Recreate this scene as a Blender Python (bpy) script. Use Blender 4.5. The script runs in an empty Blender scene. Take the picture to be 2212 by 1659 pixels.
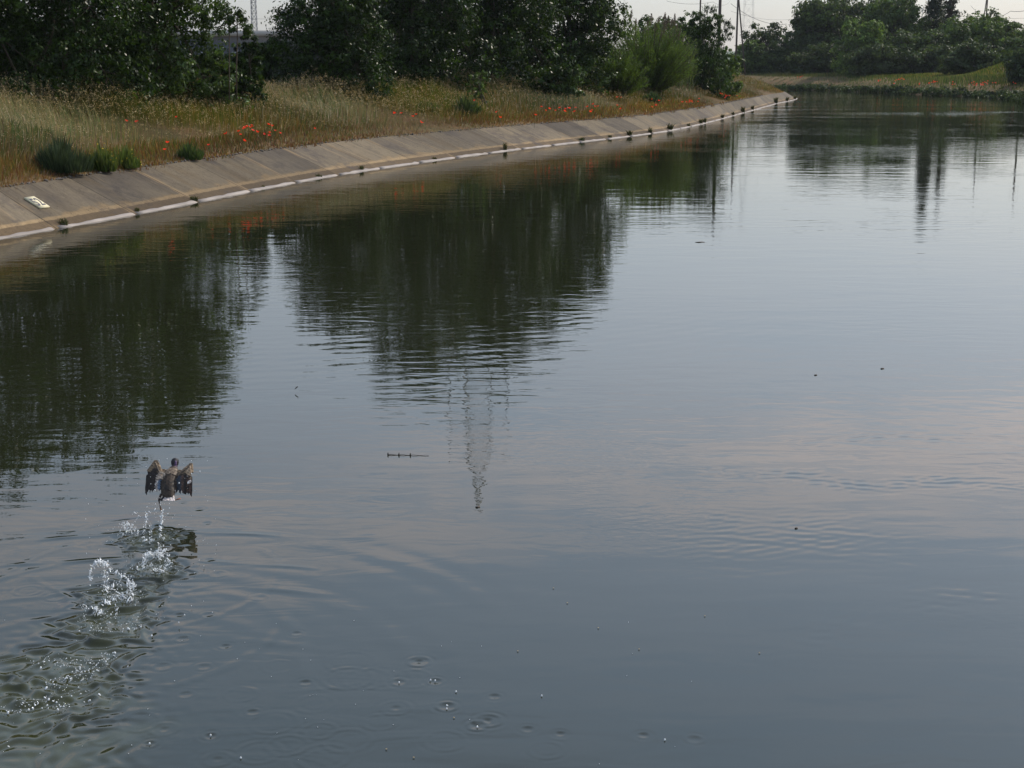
import bpy, math, random
import numpy as np
from mathutils import Vector, kdtree

sc = bpy.context.scene
COL = sc.collection
R = math.radians
rng = np.random.default_rng(11)

# ------------------------------------------------------------------ camera model
F, CX, CY, HZ, CAMZ = 3000.0, 1106.0, 829.5, 146.0, 3.8
TILT = math.atan((CY - HZ) / F)
CT, ST = math.cos(TILT), math.sin(TILT)


def ray(px, py):
    u = (px - CX) / F
    v = -(py - CY) / F
    return np.array([u, CT + v * ST, -ST + v * CT])


def PZ(px, py, z=0.0):
    d = ray(px, py)
    k = (z - CAMZ) / d[2]
    return np.array([d[0] * k, d[1] * k, z])


def PY(px, py, Y):
    d = ray(px, py)
    k = Y / d[1]
    return np.array([d[0] * k, Y, CAMZ + d[2] * k])


def proj(p):
    x, y, z = p[0], p[1], p[2] - CAMZ
    yc = y * CT - z * ST
    zc = y * ST + z * CT
    return CX + F * x / yc, CY - F * zc / yc


cam = bpy.data.cameras.new('camera')
cam.sensor_width = 36.0
cam.lens = F / 2212 * 36
cam.clip_start = 0.1
cam.clip_end = 9000
camo = bpy.data.objects.new('camera', cam)
COL.objects.link(camo)
camo.location = (0, 0, CAMZ)
camo.rotation_euler = (R(90) - TILT, 0, 0)
sc.camera = camo

# ------------------------------------------------------------------ light
SUN_EL, SUN_AZ = R(40), R(50)
w = bpy.data.worlds.new('World')
sc.world = w
w.use_nodes = True
nt = w.node_tree
nt.nodes.clear()
N = nt.nodes.new
sky = N('ShaderNodeTexSky')
sky.sky_type = 'NISHITA'
sky.sun_disc = False
sky.sun_elevation = SUN_EL
sky.sun_rotation = SUN_AZ
sky.altitude = 0
sky.air_density = 1.0
sky.dust_density = 1.0
sky.ozone_density = 1.0
tc = N('ShaderNodeTexCoord')
L = nt.links.new
mp = N('ShaderNodeMapping')
mp.inputs['Scale'].default_value = (4.0, 4.0, 34.0)
mp.inputs['Rotation'].default_value = (0, R(-5), 0)
mp.inputs['Location'].default_value = (0.3, 0.2, 0.0)
nz = N('ShaderNodeTexNoise')
nz.inputs['Scale'].default_value = 1.3
nz.inputs['Detail'].default_value = 5
nz.inputs['Roughness'].default_value = 0.6
nz.inputs['Distortion'].default_value = 0.4
rp = N('ShaderNodeMapRange')
rp.interpolation_type = 'SMOOTHSTEP'
rp.inputs['From Min'].default_value = 0.33
rp.inputs['From Max'].default_value = 0.60
# thin high veil over the clear sky: brighter away from the hazy horizon and towards the sun
sepz = N('ShaderNodeSeparateXYZ')
veil = N('ShaderNodeValToRGB')
VEIL = [(0.0, (0.42, 0.42, 0.50)), (0.035, (0.40, 0.40, 0.47)), (0.115, (0.66, 0.67, 0.71)), (0.21, (0.84, 0.92, 1.02)), (0.454, (0.84, 1.13, 1.50)), (0.66, (0.55, 0.68, 0.90)), (1.0, (0.38, 0.48, 0.66))]
el = veil.color_ramp.elements
while len(el) < len(VEIL): el.new(0.5)
for e, (p, c) in zip(el, VEIL):
    e.position = p; e.color = (*[x * 0.5 for x in c], 1)
dt = N('ShaderNodeVectorMath'); dt.operation = 'DOT_PRODUCT'
dt.inputs[1].default_value = (math.sin(SUN_AZ) * math.cos(SUN_EL), math.cos(SUN_AZ) * math.cos(SUN_EL), math.sin(SUN_EL))
tow = N('ShaderNodeMapRange')
for k, v in (('From Min', 0.40), ('From Max', 0.95), ('To Min', 0.80), ('To Max', 1.28)): tow.inputs[k].default_value = v
sc1 = N('ShaderNodeVectorMath'); sc1.operation = 'SCALE'
sc2 = N('ShaderNodeVectorMath'); sc2.operation = 'SCALE'
sc2.inputs['Scale'].default_value = 2.0 * 4.73
mxv = N('ShaderNodeMix'); mxv.data_type = 'RGBA'
mxv.inputs[0].default_value = 0.7
cl = N('ShaderNodeMix'); cl.data_type = 'RGBA'; cl.blend_type = 'MULTIPLY'
cl.inputs[7].default_value = (1.62, 1.27, 1.06, 1)
bg = N('ShaderNodeBackground')
bg.inputs['Strength'].default_value = 0.15
out = N('ShaderNodeOutputWorld')
L(tc.outputs['Generated'], mp.inputs['Vector'])
L(mp.outputs['Vector'], nz.inputs['Vector'])
L(nz.outputs['Fac'], rp.inputs['Value'])
L(tc.outputs['Generated'], sepz.inputs[0])
L(sepz.outputs[2], veil.inputs['Fac'])
L(tc.outputs['Generated'], dt.inputs[0])
L(dt.outputs['Value'], tow.inputs['Value'])
L(veil.outputs['Color'], sc1.inputs[0])
L(tow.outputs[0], sc1.inputs['Scale'])
L(sc1.outputs[0], sc2.inputs[0])
L(sky.outputs['Color'], mxv.inputs[6])
L(sc2.outputs[0], mxv.inputs[7])
band = N('ShaderNodeValToRGB')
be = band.color_ramp.elements
while len(be) < 7: be.new(0.5)
for e, (p, v) in zip(be, [(0.0, 0.0), (0.19, 0.08), (0.245, 0.18), (0.275, 1.0), (0.315, 0.9), (0.36, 0.10), (0.5, 0.14)]):
    e.position = p; e.color = (v, v, v, 1)
# the cloud bank climbs towards the left
slope = N('ShaderNodeVectorMath'); slope.operation = 'DOT_PRODUCT'; slope.inputs[1].default_value = (0.10, 0.0, 1.0)
mband = N('ShaderNodeMath'); mband.operation = 'MULTIPLY'
L(tc.outputs['Generated'], slope.inputs[0])
L(slope.outputs['Value'], band.inputs['Fac'])
L(rp.outputs[0], mband.inputs[0])
L(band.outputs['Color'], mband.inputs[1])
L(mband.outputs[0], cl.inputs[0])
L(mxv.outputs[2], cl.inputs[6])
L(cl.outputs[2], bg.inputs['Color'])
L(bg.outputs['Background'], out.inputs['Surface'])

sl = bpy.data.lights.new('sun', 'SUN')
sl.energy = 3.0
sl.angle = R(0.53)
sl.color = (1.0, 0.91, 0.78)
so = bpy.data.objects.new('sun', sl)
COL.objects.link(so)
tosun = Vector((math.sin(SUN_AZ) * math.cos(SUN_EL), math.cos(SUN_AZ) * math.cos(SUN_EL), math.sin(SUN_EL)))
so.rotation_euler = (-tosun).to_track_quat('-Z', 'Y').to_euler()
so.location = (60, 60, 80)

sc.view_settings.view_transform = 'Standard'
sc.view_settings.look = 'None'
sc.view_settings.exposure = 0.5
sc.view_settings.gamma = 1.0
sc.render.engine = 'CYCLES'
sc.cycles.use_denoising = True
sc.cycles.max_bounces = 6
sc.cycles.diffuse_bounces = 2
sc.cycles.glossy_bounces = 3
sc.cycles.transmission_bounces = 4
sc.cycles.transparent_max_bounces = 6
sc.cycles.caustics_reflective = False
sc.cycles.caustics_refractive = False


# ------------------------------------------------------------------ materials
def mat(name):
    m = bpy.data.materials.new(name)
    m.use_nodes = True
    n = m.node_tree.nodes
    return m, n, m.node_tree.links.new, n['Principled BSDF']


def simple(name, col, rough=0.7, spec=0.3, noise=0.25, scale=8.0, metal=0.0):
    m, n, l, b = mat(name)
    t = n.new('ShaderNodeTexCoord')
    z = n.new('ShaderNodeTexNoise')
    z.inputs['Scale'].default_value = scale
    z.inputs['Detail'].default_value = 4
    mr = n.new('ShaderNodeMapRange')
    mr.inputs['To Min'].default_value = 1 - noise
    mr.inputs['To Max'].default_value = 1 + noise
    mu = n.new('ShaderNodeMix'); mu.data_type = 'RGBA'; mu.blend_type = 'MULTIPLY'
    mu.inputs[0].default_value = 1
    mu.inputs[6].default_value = (*col, 1)
    l(t.outputs['Object'], z.inputs['Vector'])
    l(z.outputs['Fac'], mr.inputs['Value'])
    l(mr.outputs['Result'], mu.inputs[7])
    l(mu.outputs[2], b.inputs['Base Color'])
    b.inputs['Roughness'].default_value = rough
    b.inputs['Specular IOR Level'].default_value = spec
    b.inputs['Metallic'].default_value = metal
    return m


def leafmat(name, rough=0.40, spec=0.20, trans=0.3, tcol=(1.5, 1.5, 0.6)):
    m, n, l, b = mat(name)
    a = n.new('ShaderNodeAttribute'); a.attribute_name = 'Col'
    l(a.outputs['Color'], b.inputs['Base Color'])
    b.inputs['Roughness'].default_value = rough
    b.inputs['Specular IOR Level'].default_value = spec
    t = n.new('ShaderNodeBsdfTranslucent')
    mu = n.new('ShaderNodeMix'); mu.data_type = 'RGBA'; mu.blend_type = 'MULTIPLY'
    mu.inputs[0].default_value = 1
    mu.inputs[7].default_value = (*tcol, 1)
    l(a.outputs['Color'], mu.inputs[6])
    l(mu.outputs[2], t.inputs['Color'])
    s = n.new('ShaderNodeMixShader')
    s.inputs[0].default_value = trans
    l(b.outputs[0], s.inputs[1])
    l(t.outputs[0], s.inputs[2])
    l(s.outputs[0], n['Material Output'].inputs['Surface'])
    return m


M_LEAF = leafmat('leaves')
M_FARLEAF = leafmat('distant_leaves', 0.6, 0.2, 0.3)
M_GRASS = leafmat('grass_blades', 0.6, 0.25, 0.3, (1.3, 1.15, 0.8))
M_BARK = simple('bark', (0.07, 0.055, 0.04), 0.9, 0.2, 0.4, 6)
M_WOOD = simple('weathered_wood', (0.085, 0.07, 0.06), 0.9, 0.2, 0.35, 5)
M_STEEL = simple('galvanised_steel', (0.30, 0.31, 0.32), 0.55, 0.4, 0.15, 3, 0.4)
M_WIRE = simple('wire', (0.05, 0.05, 0.055), 0.6, 0.3, 0.1, 3)
M_STONE = simple('stones', (0.13, 0.115, 0.10), 0.9, 0.2, 0.45, 14)


def colmat(name, rough=0.6, spec=0.3):
    m, n, l, b = mat(name)
    a = n.new('ShaderNodeAttribute'); a.attribute_name = 'Col'
    l(a.outputs['Color'], b.inputs['Base Color'])
    b.inputs['Roughness'].default_value = rough
    b.inputs['Specular IOR Level'].default_value = spec
    return m


# ------------------------------------------------------------------ mesh helpers
def mesh(name, V, Fs, mats, cols=None, smooth=False, mi=None):
    """V n x 3; Fs list of (array of faces with k corners)."""
    V = np.asarray(V, np.float32).reshape(-1, 3)
    if isinstance(Fs, np.ndarray):
        Fs = [Fs]
    Fs = [np.asarray(f, np.int32) for f in Fs if len(f)]
    me = bpy.data.meshes.new(name)
    me.vertices.add(len(V))
    me.vertices.foreach_set('co', V.ravel())
    tot = sum(f.size for f in Fs)
    nf = sum(len(f) for f in Fs)
    me.loops.add(tot)
    me.loops.foreach_set('vertex_index', np.concatenate([f.ravel() for f in Fs]))
    me.polygons.add(nf)
    cnt = np.concatenate([np.full(len(f), f.shape[1], np.int32) for f in Fs])
    st = np.concatenate([[0], np.cumsum(cnt)[:-1]]).astype(np.int32)
    me.polygons.foreach_set('loop_start', st)
    if smooth:
        me.polygons.foreach_set('use_smooth', np.ones(nf, bool))
    for m in (mats if isinstance(mats, (list, tuple)) else [mats]):
        me.materials.append(m)
    if mi is not None:
        me.polygons.foreach_set('material_index', np.asarray(mi, np.int32))
    if cols is not None:
        a = me.color_attributes.new('Col', 'FLOAT_COLOR', 'POINT')
        c = np.ones((len(V), 4), np.float32)
        c[:, :3] = cols
        a.data.foreach_set('color', c.ravel())
    me.update(calc_edges=True)
    me.validate()
    return me


class MB:
    def __init__(s):
        s.V, s.F, s.C, s.n = [], {}, [], 0

    def add(s, V, Fs, col=(1, 1, 1)):
        V = np.asarray(V, float).reshape(-1, 3)
        for f in (Fs if isinstance(Fs, list) else [Fs]):
            f = np.asarray(f)
            if len(f):
                s.F.setdefault(f.shape[1], []).append(f + s.n)
        s.V.append(V)
        c = np.asarray(col, float)
        s.C.append(np.broadcast_to(c, (len(V), 3)))
        s.n += len(V)

    def tube(s, pts, rad, seg=6, col=(1, 1, 1), cap=True):
        pts = np.asarray(pts, float)
        rad = np.broadcast_to(np.asarray(rad, float), (len(pts),))
        n = len(pts)
        tg = np.gradient(pts, axis=0)
        tg /= np.linalg.norm(tg, axis=1)[:, None] + 1e-12
        ref = np.array([0, 0, 1.0]) if abs(tg[0][2]) < 0.9 else np.array([1.0, 0, 0])
        ring = []
        for i in range(n):
            a = np.cross(tg[i], ref); a /= np.linalg.norm(a) + 1e-12
            b = np.cross(tg[i], a)
            th = np.arange(seg) / seg * 2 * np.pi
            ring.append(pts[i] + rad[i] * (np.cos(th)[:, None] * a + np.sin(th)[:, None] * b))
        V = np.concatenate(ring)
        i, j = np.meshgrid(np.arange(n - 1), np.arange(seg), indexing='ij')
        j2 = (j + 1) % seg
        q = np.stack([i * seg + j, i * seg + j2, (i + 1) * seg + j2, (i + 1) * seg + j], -1).reshape(-1, 4)
        fs = [q]
        if cap:
            fs.append(np.array([list(range(seg))[::-1], [(n - 1) * seg + k for k in range(seg)]]))
        s.add(V, fs, col)

    def box(s, lo, hi, col=(1, 1, 1)):
        x0, y0, z0 = lo; x1, y1, z1 = hi
        V = [(x0, y0, z0), (x1, y0, z0), (x1, y1, z0), (x0, y1, z0), (x0, y0, z1), (x1, y0, z1), (x1, y1, z1), (x0, y1, z1)]
        s.add(V, np.array([(0, 3, 2, 1), (4, 5, 6, 7), (0, 1, 5, 4), (1, 2, 6, 5), (2, 3, 7, 6), (3, 0, 4, 7)]), col)

    def bar(s, a, b, r, col=(1, 1, 1), seg=4):
        s.tube([a, b], r, seg, col)

    def mesh(s, name, mats, smooth=False):
        V = np.concatenate(s.V)
        C = np.concatenate(s.C)
        return mesh(name, V, [np.concatenate(f) for f in s.F.values()], mats, C, smooth)


def link(name, me, parent=None, loc=None):
    o = bpy.data.objects.new(name, me)
    COL.objects.link(o)
    if parent is not None:
        o.parent = parent
    if loc is not None:
        o.location = loc
    return o


def tag(o, label=None, cat=None, group=None, kind=None):
    if label: o['label'] = label
    if cat: o['category'] = cat
    if group: o['group'] = group
    if kind: o['kind'] = kind
    return o


def empty(name, loc, label, cat, group=None):
    o = bpy.data.objects.new(name, None)
    o.empty_display_size = 0.3
    COL.objects.link(o)
    o.location = loc
    return tag(o, label, cat, group)


def cards(P, A, B, bend=None):
    """kite shaped leaves: centre P, half-length vector A, half-width vector B"""
    n = len(P)
    V = np.stack([P - A, P + B - A * 0.15, P + A, P - B - A * 0.15], 1).reshape(-1, 3)
    q = np.arange(n * 4).reshape(n, 4)
    return V, q


def unit(v):
    return v / (np.linalg.norm(v, axis=-1, keepdims=True) + 1e-12)


# ------------------------------------------------------------------ banks
WPX = [(0, 516), (144, 490), (273, 467), (400, 442), (564, 409), (756, 374), (1080, 328), (1254.6, 307), (1359, 295), (1445, 283), (1524.5, 266), (1600.6, 245.5), (1677, 224), (1721, 212)]
TPX = [(0, 406), (150, 383), (297, 363), (437, 344.5), (591, 323.4), (756, 303), (1080, 274), (1207, 264), (1318, 255.6), (1413, 246), (1550, 225.5), (1620, 212.8), (1696, 197)]
ZT = 0.92
Wp = np.array([PZ(x, y, 0)[:2] for x, y in WPX])
Tp = np.array([PZ(x, y, ZT)[:2] for x, y in TPX])
d0 = unit(Wp[1] - Wp[0])
Wp = np.vstack([Wp[0] - d0 * 70, Wp[0] - d0 * 30, Wp[0] - d0 * 12, Wp, Wp[-1] + [-2.5, 7], Wp[-1] + [-12, 16], Wp[-1] + [-30, 30], Wp[-1] + [-70, 55]])
d1 = unit(Tp[1] - Tp[0])
Tp = np.vstack([Tp[0] - d1 * 70, Tp[0] - d1 * 30, Tp[0] - d1 * 12, Tp, Tp[-1] + [-2.0, 6], Tp[-1] + [-11, 14], Tp[-1] + [-29, 28], Tp[-1] + [-69, 53]])


def catmull(P, step=0.5):
    P = np.asarray(P, float)
    out = []
    Q = np.vstack([2 * P[0] - P[1], P, 2 * P[-1] - P[-2]])
    for i in range(1, len(Q) - 2):
        p0, p1, p2, p3 = Q[i - 1], Q[i], Q[i + 1], Q[i + 2]
        n = max(2, int(np.linalg.norm(p2 - p1) / step))
        t = (np.arange(n) / n)[:, None]
        # finite-difference tangents scaled by chord (non-uniform)
        c1 = np.linalg.norm(p2 - p1)
        m1 = (p2 - p0) / (np.linalg.norm(p2 - p1) + np.linalg.norm(p1 - p0)) * c1
        m2 = (p3 - p1) / (np.linalg.norm(p3 - p2) + np.linalg.norm(p2 - p1)) * c1
        out.append((2 * t**3 - 3 * t**2 + 1) * p1 + (t**3 - 2 * t**2 + t) * m1 + (-2 * t**3 + 3 * t**2) * p2 + (t**3 - t**2) * m2)
    out.append(P[-1:])
    return np.vstack(out)


def smooth_poly(P, it):
    P = P.copy()
    for _ in range(it):
        P[1:-1] = 0.25 * P[:-2] + 0.5 * P[1:-1] + 0.25 * P[2:]
    return P


Wc = smooth_poly(catmull(Wp, 0.4), 30)
Tc = smooth_poly(catmull(Tp, 0.4), 30)
# for every waterline point the matching point of the bank's top edge: along its normal
tgW = unit(np.gradient(Wc, axis=0))
nW = np.stack([-tgW[:, 1], tgW[:, 0]], 1)
mt = []
k0 = 0
for p, n in zip(Wc, nW):
    rel = Tc - p
    along = rel @ np.array([n[1], -n[0]])
    side = rel @ n
    cost = np.abs(along) + np.where((side < 0) | (side > 8), 50, 0)
    cost[:k0] += 5
    k = int(np.argmin(cost))
    k0 = max(k0, k)
    mt.append(float(np.clip(side[k], 1.1, 3.2)))
mt = np.array(mt)
for _ in range(12):
    mt = np.convolve(np.pad(mt, 2, mode='edge'), np.ones(5) / 5, 'valid')
Tm = Wc + nW * mt[:, None]
sW = np.concatenate([[0], np.cumsum(np.linalg.norm(np.diff(Wc, axis=0), axis=1))])


def bank_pt(i, v):
    i = np.clip(i, 0, len(Wc) - 1)
    lo = np.interp(i, np.arange(len(Wc)), Wc[:, 0]), np.interp(i, np.arange(len(Wc)), Wc[:, 1])
    hi = np.interp(i, np.arange(len(Wc)), Tm[:, 0]), np.interp(i, np.arange(len(Wc)), Tm[:, 1])
    return np.array([lo[0] + (hi[0] - lo[0]) * v, lo[1] + (hi[1] - lo[1]) * v, ZT * v])


def w_index(px, py):
    p = PZ(px, py, 0)[:2]
    return int(np.argmin(np.linalg.norm(Wc - p, axis=1)))


JOINT = 3.55
s0 = sW[w_index(113, 496)]
UVS = (sW - s0)

# slope: bed -> water -> dark recess -> slab -> lip
levels = [(-0.55, -0.45), (-0.02, -0.02), (0.065, 0.045), (0.085, 0.115), (0.09, 0.135), (0.11, 0.14)]
prof_v = [-0.8, -0.05, 0.13, 0.16, 0.40, 0.62, 0.82, 0.97, 1.0, 1.10]


def bank_surface():
    rows, uv = [], []
    for v in prof_v:
        a = Wc + (Tm - Wc) * v
        z = np.full(len(Wc), ZT * min(v, 1.0))
        if v > 1.0: z[:] = ZT - 0.02
        rows.append(np.column_stack([a, z])); uv.append(np.column_stack([UVS, np.full(len(Wc), v)]))
    V = np.concatenate(rows); UV = np.concatenate(uv)
    n = len(Wc); m = len(prof_v)
    i, j = np.meshgrid(np.arange(m - 1), np.arange(n - 1), indexing='ij')
    q = np.stack([i * n + j, i * n + j + 1, (i + 1) * n + j + 1, (i + 1) * n + j], -1).reshape(-1, 4)
    return V, q, UV


def concrete_mat():
    m, n, l, b = mat('bank_concrete')
    uv = n.new('ShaderNodeUVMap'); uv.uv_map = 'bank'
    sep = n.new('ShaderNodeSeparateXYZ')
    l(uv.outputs['UV'], sep.inputs[0])

    def math_(op, a, b_=None, c=None):
        x = n.new('ShaderNodeMath'); x.operation = op
        for k, s in enumerate((a, b_, c)):
            if s is None: continue
            if isinstance(s, (int, float)): x.inputs[k].default_value = s
            else: l(s, x.inputs[k])
        return x.outputs[0]

    def noise(sx, sy, detail, rough=0.55, off=0.0, vec=None):
        mpn = n.new('ShaderNodeMapping'); mpn.inputs['Scale'].default_value = (sx, sy, 1)
        mpn.inputs['Location'].default_value = (off, off * 0.7, off)
        z = n.new('ShaderNodeTexNoise'); z.inputs['Scale'].default_value = 1
        z.inputs['Detail'].default_value = detail; z.inputs['Roughness'].default_value = rough
        l(vec or uv.outputs['UV'], mpn.inputs['Vector']); l(mpn.outputs[0], z.inputs['Vector'])
        return z.outputs['Fac']

    def step(x, a, b_, lo=0.0, hi=1.0):
        r = n.new('ShaderNodeMapRange'); r.interpolation_type = 'SMOOTHSTEP'
        r.inputs['From Min'].default_value = a; r.inputs['From Max'].default_value = b_
        r.inputs['To Min'].default_value = lo; r.inputs['To Max'].default_value = hi
        l(x, r.inputs['Value']); return r.outputs[0]

    def mix(f, a, b_, mode='MIX'):
        x = n.new('ShaderNodeMix'); x.data_type = 'RGBA'; x.blend_type = mode
        for idx, s in ((0, f), (6, a), (7, b_)):
            if isinstance(s, (int, float)): x.inputs[idx].default_value = s
            elif isinstance(s, tuple): x.inputs[idx].default_value = (*s, 1)
            else: l(s, x.inputs[idx])
        return x.outputs[2]
    U, Vv = sep.outputs[0], sep.outputs[1]
    panel = math_('DIVIDE', U, JOINT)
    pid = math_('FLOOR', panel)
    wn = n.new('ShaderNodeTexWhiteNoise'); wn.noise_dimensions = '1D'
    l(pid, wn.inputs['W'])
    base = mix(step(noise(0.16, 0.9, 4), 0.3, 0.7), (0.205, 0.19, 0.165), (0.105, 0.100, 0.108))
    base = mix(math_('MULTIPLY', wn.outputs['Value'], 0.8), base, (0.215, 0.195, 0.16))
    streak = step(noise(1.6, 0.35, 5, 0.65, 3.1), 0.45, 0.72)
    base = mix(math_('MULTIPLY', streak, 0.65), base, (0.085, 0.076, 0.072))
    streak2 = step(noise(0.8, 0.25, 4, 0.6, 9.1), 0.55, 0.72)
    base = mix(math_('MULTIPLY', streak2, 0.6), base, (0.15, 0.115, 0.07))
    pale = step(noise(2.6, 0.5, 3, 0.6, 17.0), 0.60, 0.72)
    base = mix(math_('MULTIPLY', pale, 0.75), base, (0.27, 0.23, 0.18))
    # tan mineral stains in the lower third with a ragged upper edge
    low = math_('ADD', Vv, math_('MULTIPLY', noise(0.7, 2.2, 5, 0.68, 5.5), 0.75))
    tan = step(low, 0.70, 0.60)
    base = mix(math_('MULTIPLY', tan, 0.75), base, (0.285, 0.225, 0.15))
    # dried band just above the toe
    band = math_('MULTIPLY', step(math_('ADD', Vv, math_('MULTIPLY', noise(1.5, 2, 4, 0.7, 2.2), 0.06)), 0.30, 0.27), 0.8)
    base = mix(band, base, (0.34, 0.275, 0.19))
    wet = step(math_('ADD', Vv, math_('MULTIPLY', noise(4.0, 2, 3, 0.7, 8.2), 0.05)), 0.225, 0.20)
    base = mix(math_('MULTIPLY', wet, 0.85), base, (0.105, 0.082, 0.06))
    grime = step(noise(0.45, 1.1, 6, 0.72, 23.0), 0.5, 0.66)
    base = mix(math_('MULTIPLY', grime, 0.75), base, (0.085, 0.080, 0.090))
    drip = step(math_('MULTIPLY', noise(5.5, 0.5, 3, 0.6, 31.0), step(Vv, 0.35, 1.0, 0.75, 1.08)), 0.60, 0.70)
    base = mix(math_('MULTIPLY', drip, 0.6), base, (0.05, 0.042, 0.036))
    crack = math_('LESS_THAN', math_('ABSOLUTE', math_('SUBTRACT', noise(0.9, 1.6, 6, 0.7, 41.0), 0.5)), 0.0035)
    base = mix(math_('MULTIPLY', crack, 0.6), base, (0.035, 0.03, 0.028))
    fine = step(noise(9, 9, 5, 0.7, 1.0), 0.2, 0.8, 0.8, 1.18)
    base = mix(1.0, base, fine, 'MULTIPLY')
    wn2 = n.new('ShaderNodeTexWhiteNoise'); wn2.noise_dimensions = '1D'
    l(math_('ADD', pid, 37.3), wn2.inputs['W'])
    tone = math_('ADD', 0.74, math_('MULTIPLY', wn2.outputs['Value'], 0.48))
    base = mix(1.0, base, tone, 'MULTIPLY')
    # joints between the slabs
    side = math_('FRACT', math_('ADD', panel, math_('MULTIPLY', noise(2, 5, 3, 0.6, 6.0), 0.04)))
    base = mix(math_('MULTIPLY', step(side, 0.085, 0.05), math_('MULTIPLY', step(noise(0.6, 0.9, 3, 0.6, 12.0), 0.45, 0.6), 0.7)), base, (0.30, 0.24, 0.17))
    fr = math_('ABSOLUTE', math_('SUBTRACT', math_('FRACT', math_('ADD', panel, 0.5)), 0.5))
    jw = math_('ADD', math_('MULTIPLY', noise(3, 6, 3, 0.6, 4.0), 0.012), 0.001)
    joint = math_('LESS_THAN', fr, jw)
    base = mix(math_('MULTIPLY', joint, 0.75), base, (0.03, 0.027, 0.025))
    base = mix(1.0, base, (0.67, 0.58, 0.45), 'MULTIPLY')
    l(base, b.inputs['Base Color'])
    b.inputs['Roughness'].default_value = 0.9
    b.inputs['Specular IOR Level'].default_value = 0.2
    bp = n.new('ShaderNodeBump'); bp.inputs['Strength'].default_value = 0.35; bp.inputs['Distance'].default_value = 0.02
    l(noise(14, 14, 6, 0.7, 2.0), bp.inputs['Height'])
    l(bp.outputs[0], b.inputs['Normal'])
    return m


V, q, UV = bank_surface()
me = mesh('concrete_bank', V, q, concrete_mat(), smooth=False)
lay = me.uv_layers.new(name='bank')
vi = np.empty(len(me.loops), np.int32); me.loops.foreach_get('vertex_index', vi)
lay.data.foreach_set('uv', UV[vi].astype(np.float32).ravel())
bank = tag(link('concrete_bank', me), 'sloping concrete canal lining in jointed slabs with tan stains', None, None, 'structure')

# pale toe ledge just at the waterline, broken at the slab joints
mb = MB()
M_LEDGE = simple('pale_ledge', (0.26, 0.225, 0.20), 0.7, 0.3, 0.65, 1.1)  # pale colour stands in for sky reflected in the ledge's water film
zl = [(-0.12, -0.08), (-0.11, 0.014), (-0.03, 0.042), (0.10, 0.050)]
seglen = []
bounds = np.arange(math.floor(UVS[0] / JOINT), math.ceil(UVS[-1] / JOINT)) * JOINT
for b0 in bounds:
    a, b_ = b0 + rng.uniform(0.03, 0.22), b0 + JOINT - rng.uniform(0.03, 0.22)
    ss = np.linspace(a, b_, 9)
    px = np.interp(ss, UVS, Wc[:, 0]); py = np.interp(ss, UVS, Wc[:, 1])
    nx = np.interp(ss, UVS, nW[:, 0]); ny = np.interp(ss, UVS, nW[:, 1])
    rows = []
    for off, z in zl:
        jit = rng.normal(0, 0.006, 9)
        rows.append(np.column_stack([px + nx * (off + 0.06), py + ny * (off + 0.06), np.full(9, z) + jit * (z > 0)]))
    Vv = np.concatenate(rows)
    i, j = np.meshgrid(np.arange(3), np.arange(8), indexing='ij')
    qq = np.stack([i * 9 + j, i * 9 + j + 1, (i + 1) * 9 + j + 1, (i + 1) * 9 + j], -1).reshape(-1, 4)
    ends = np.array([[0, 9, 18, 27], [8, 35, 26, 17]])
    mb.add(Vv, [qq, ends])
tag(link('waterline_ledge', mb.mesh('waterline_ledge', M_LEDGE)), 'narrow pale ledge at the waterline along the concrete lining', None, None, 'structure')


# ------------------------------------------------------------------ land
def dist_poly(P, C):
    """distance of points P (n x 2) to polyline C, in chunks"""
    A, B = C[:-1], C[1:]
    D = B - A
    L2 = (D**2).sum(1) + 1e-12
    out = np.empty(len(P))
    T_ = unit(D)
    for s in range(0, len(P), 4000):
        p = P[s:s + 4000]
        t = np.clip(((p[:, None, :] - A) * D).sum(-1) / L2, 0, 1)
        dd = np.linalg.norm(p[:, None, :] - (A + t[..., None] * D), axis=-1)
        k = dd.argmin(1)
        m = dd[np.arange(len(p)), k]
        q = p - A[k]
        out[s:s + 4000] = np.where((T_[k, 0] * q[:, 1] - T_[k, 1] * q[:, 0] < 0) & (m > 0.35), -m, m)
    return out


Tcoarse = Tm[::5]
Rp = np.array([(-160, 330), (-60, 305), (5, 274), (35, 257), (49, 247), (55, 232), (59, 205), (62, 184), (60.5, 166), (54.5, 144), (51, 120), (46, 90), (41, 60), (37, 30), (35, 0), (34, -60)], float)
Rc = catmull(Rp, 1.5)
Rcoarse = Rc[::2]


def hump(x, y, cx, cy, rx, ry, h):
    return h * np.exp(-(((x - cx) / rx)**2 + ((y - cy) / ry)**2))


def lumps(x, y, s=1.0):
    return (np.sin(x * 0.9 * s + 1.3) * np.cos(y * 0.7 * s) + np.sin(x * 0.37 * s - y * 0.53 * s + 2.1)) * 0.5


def land_left(x, y, d=None):
    P = np.column_stack([np.ravel(x), np.ravel(y)])
    if d is None: d = dist_poly(P, Tcoarse)
    z = np.interp(d, [0, 0.25, 1.0, 3.0, 6.0, 9.0, 14, 60, 3000], [ZT - 0.03, ZT + 0.03, 1.12, 1.6, 2.05, 2.22, 2.35, 2.5, 2.6])
    return z + 0.07 * lumps(P[:, 0], P[:, 1]) * np.clip(d / 1.5, 0, 1) - 3.0 * (d < 0)


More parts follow.
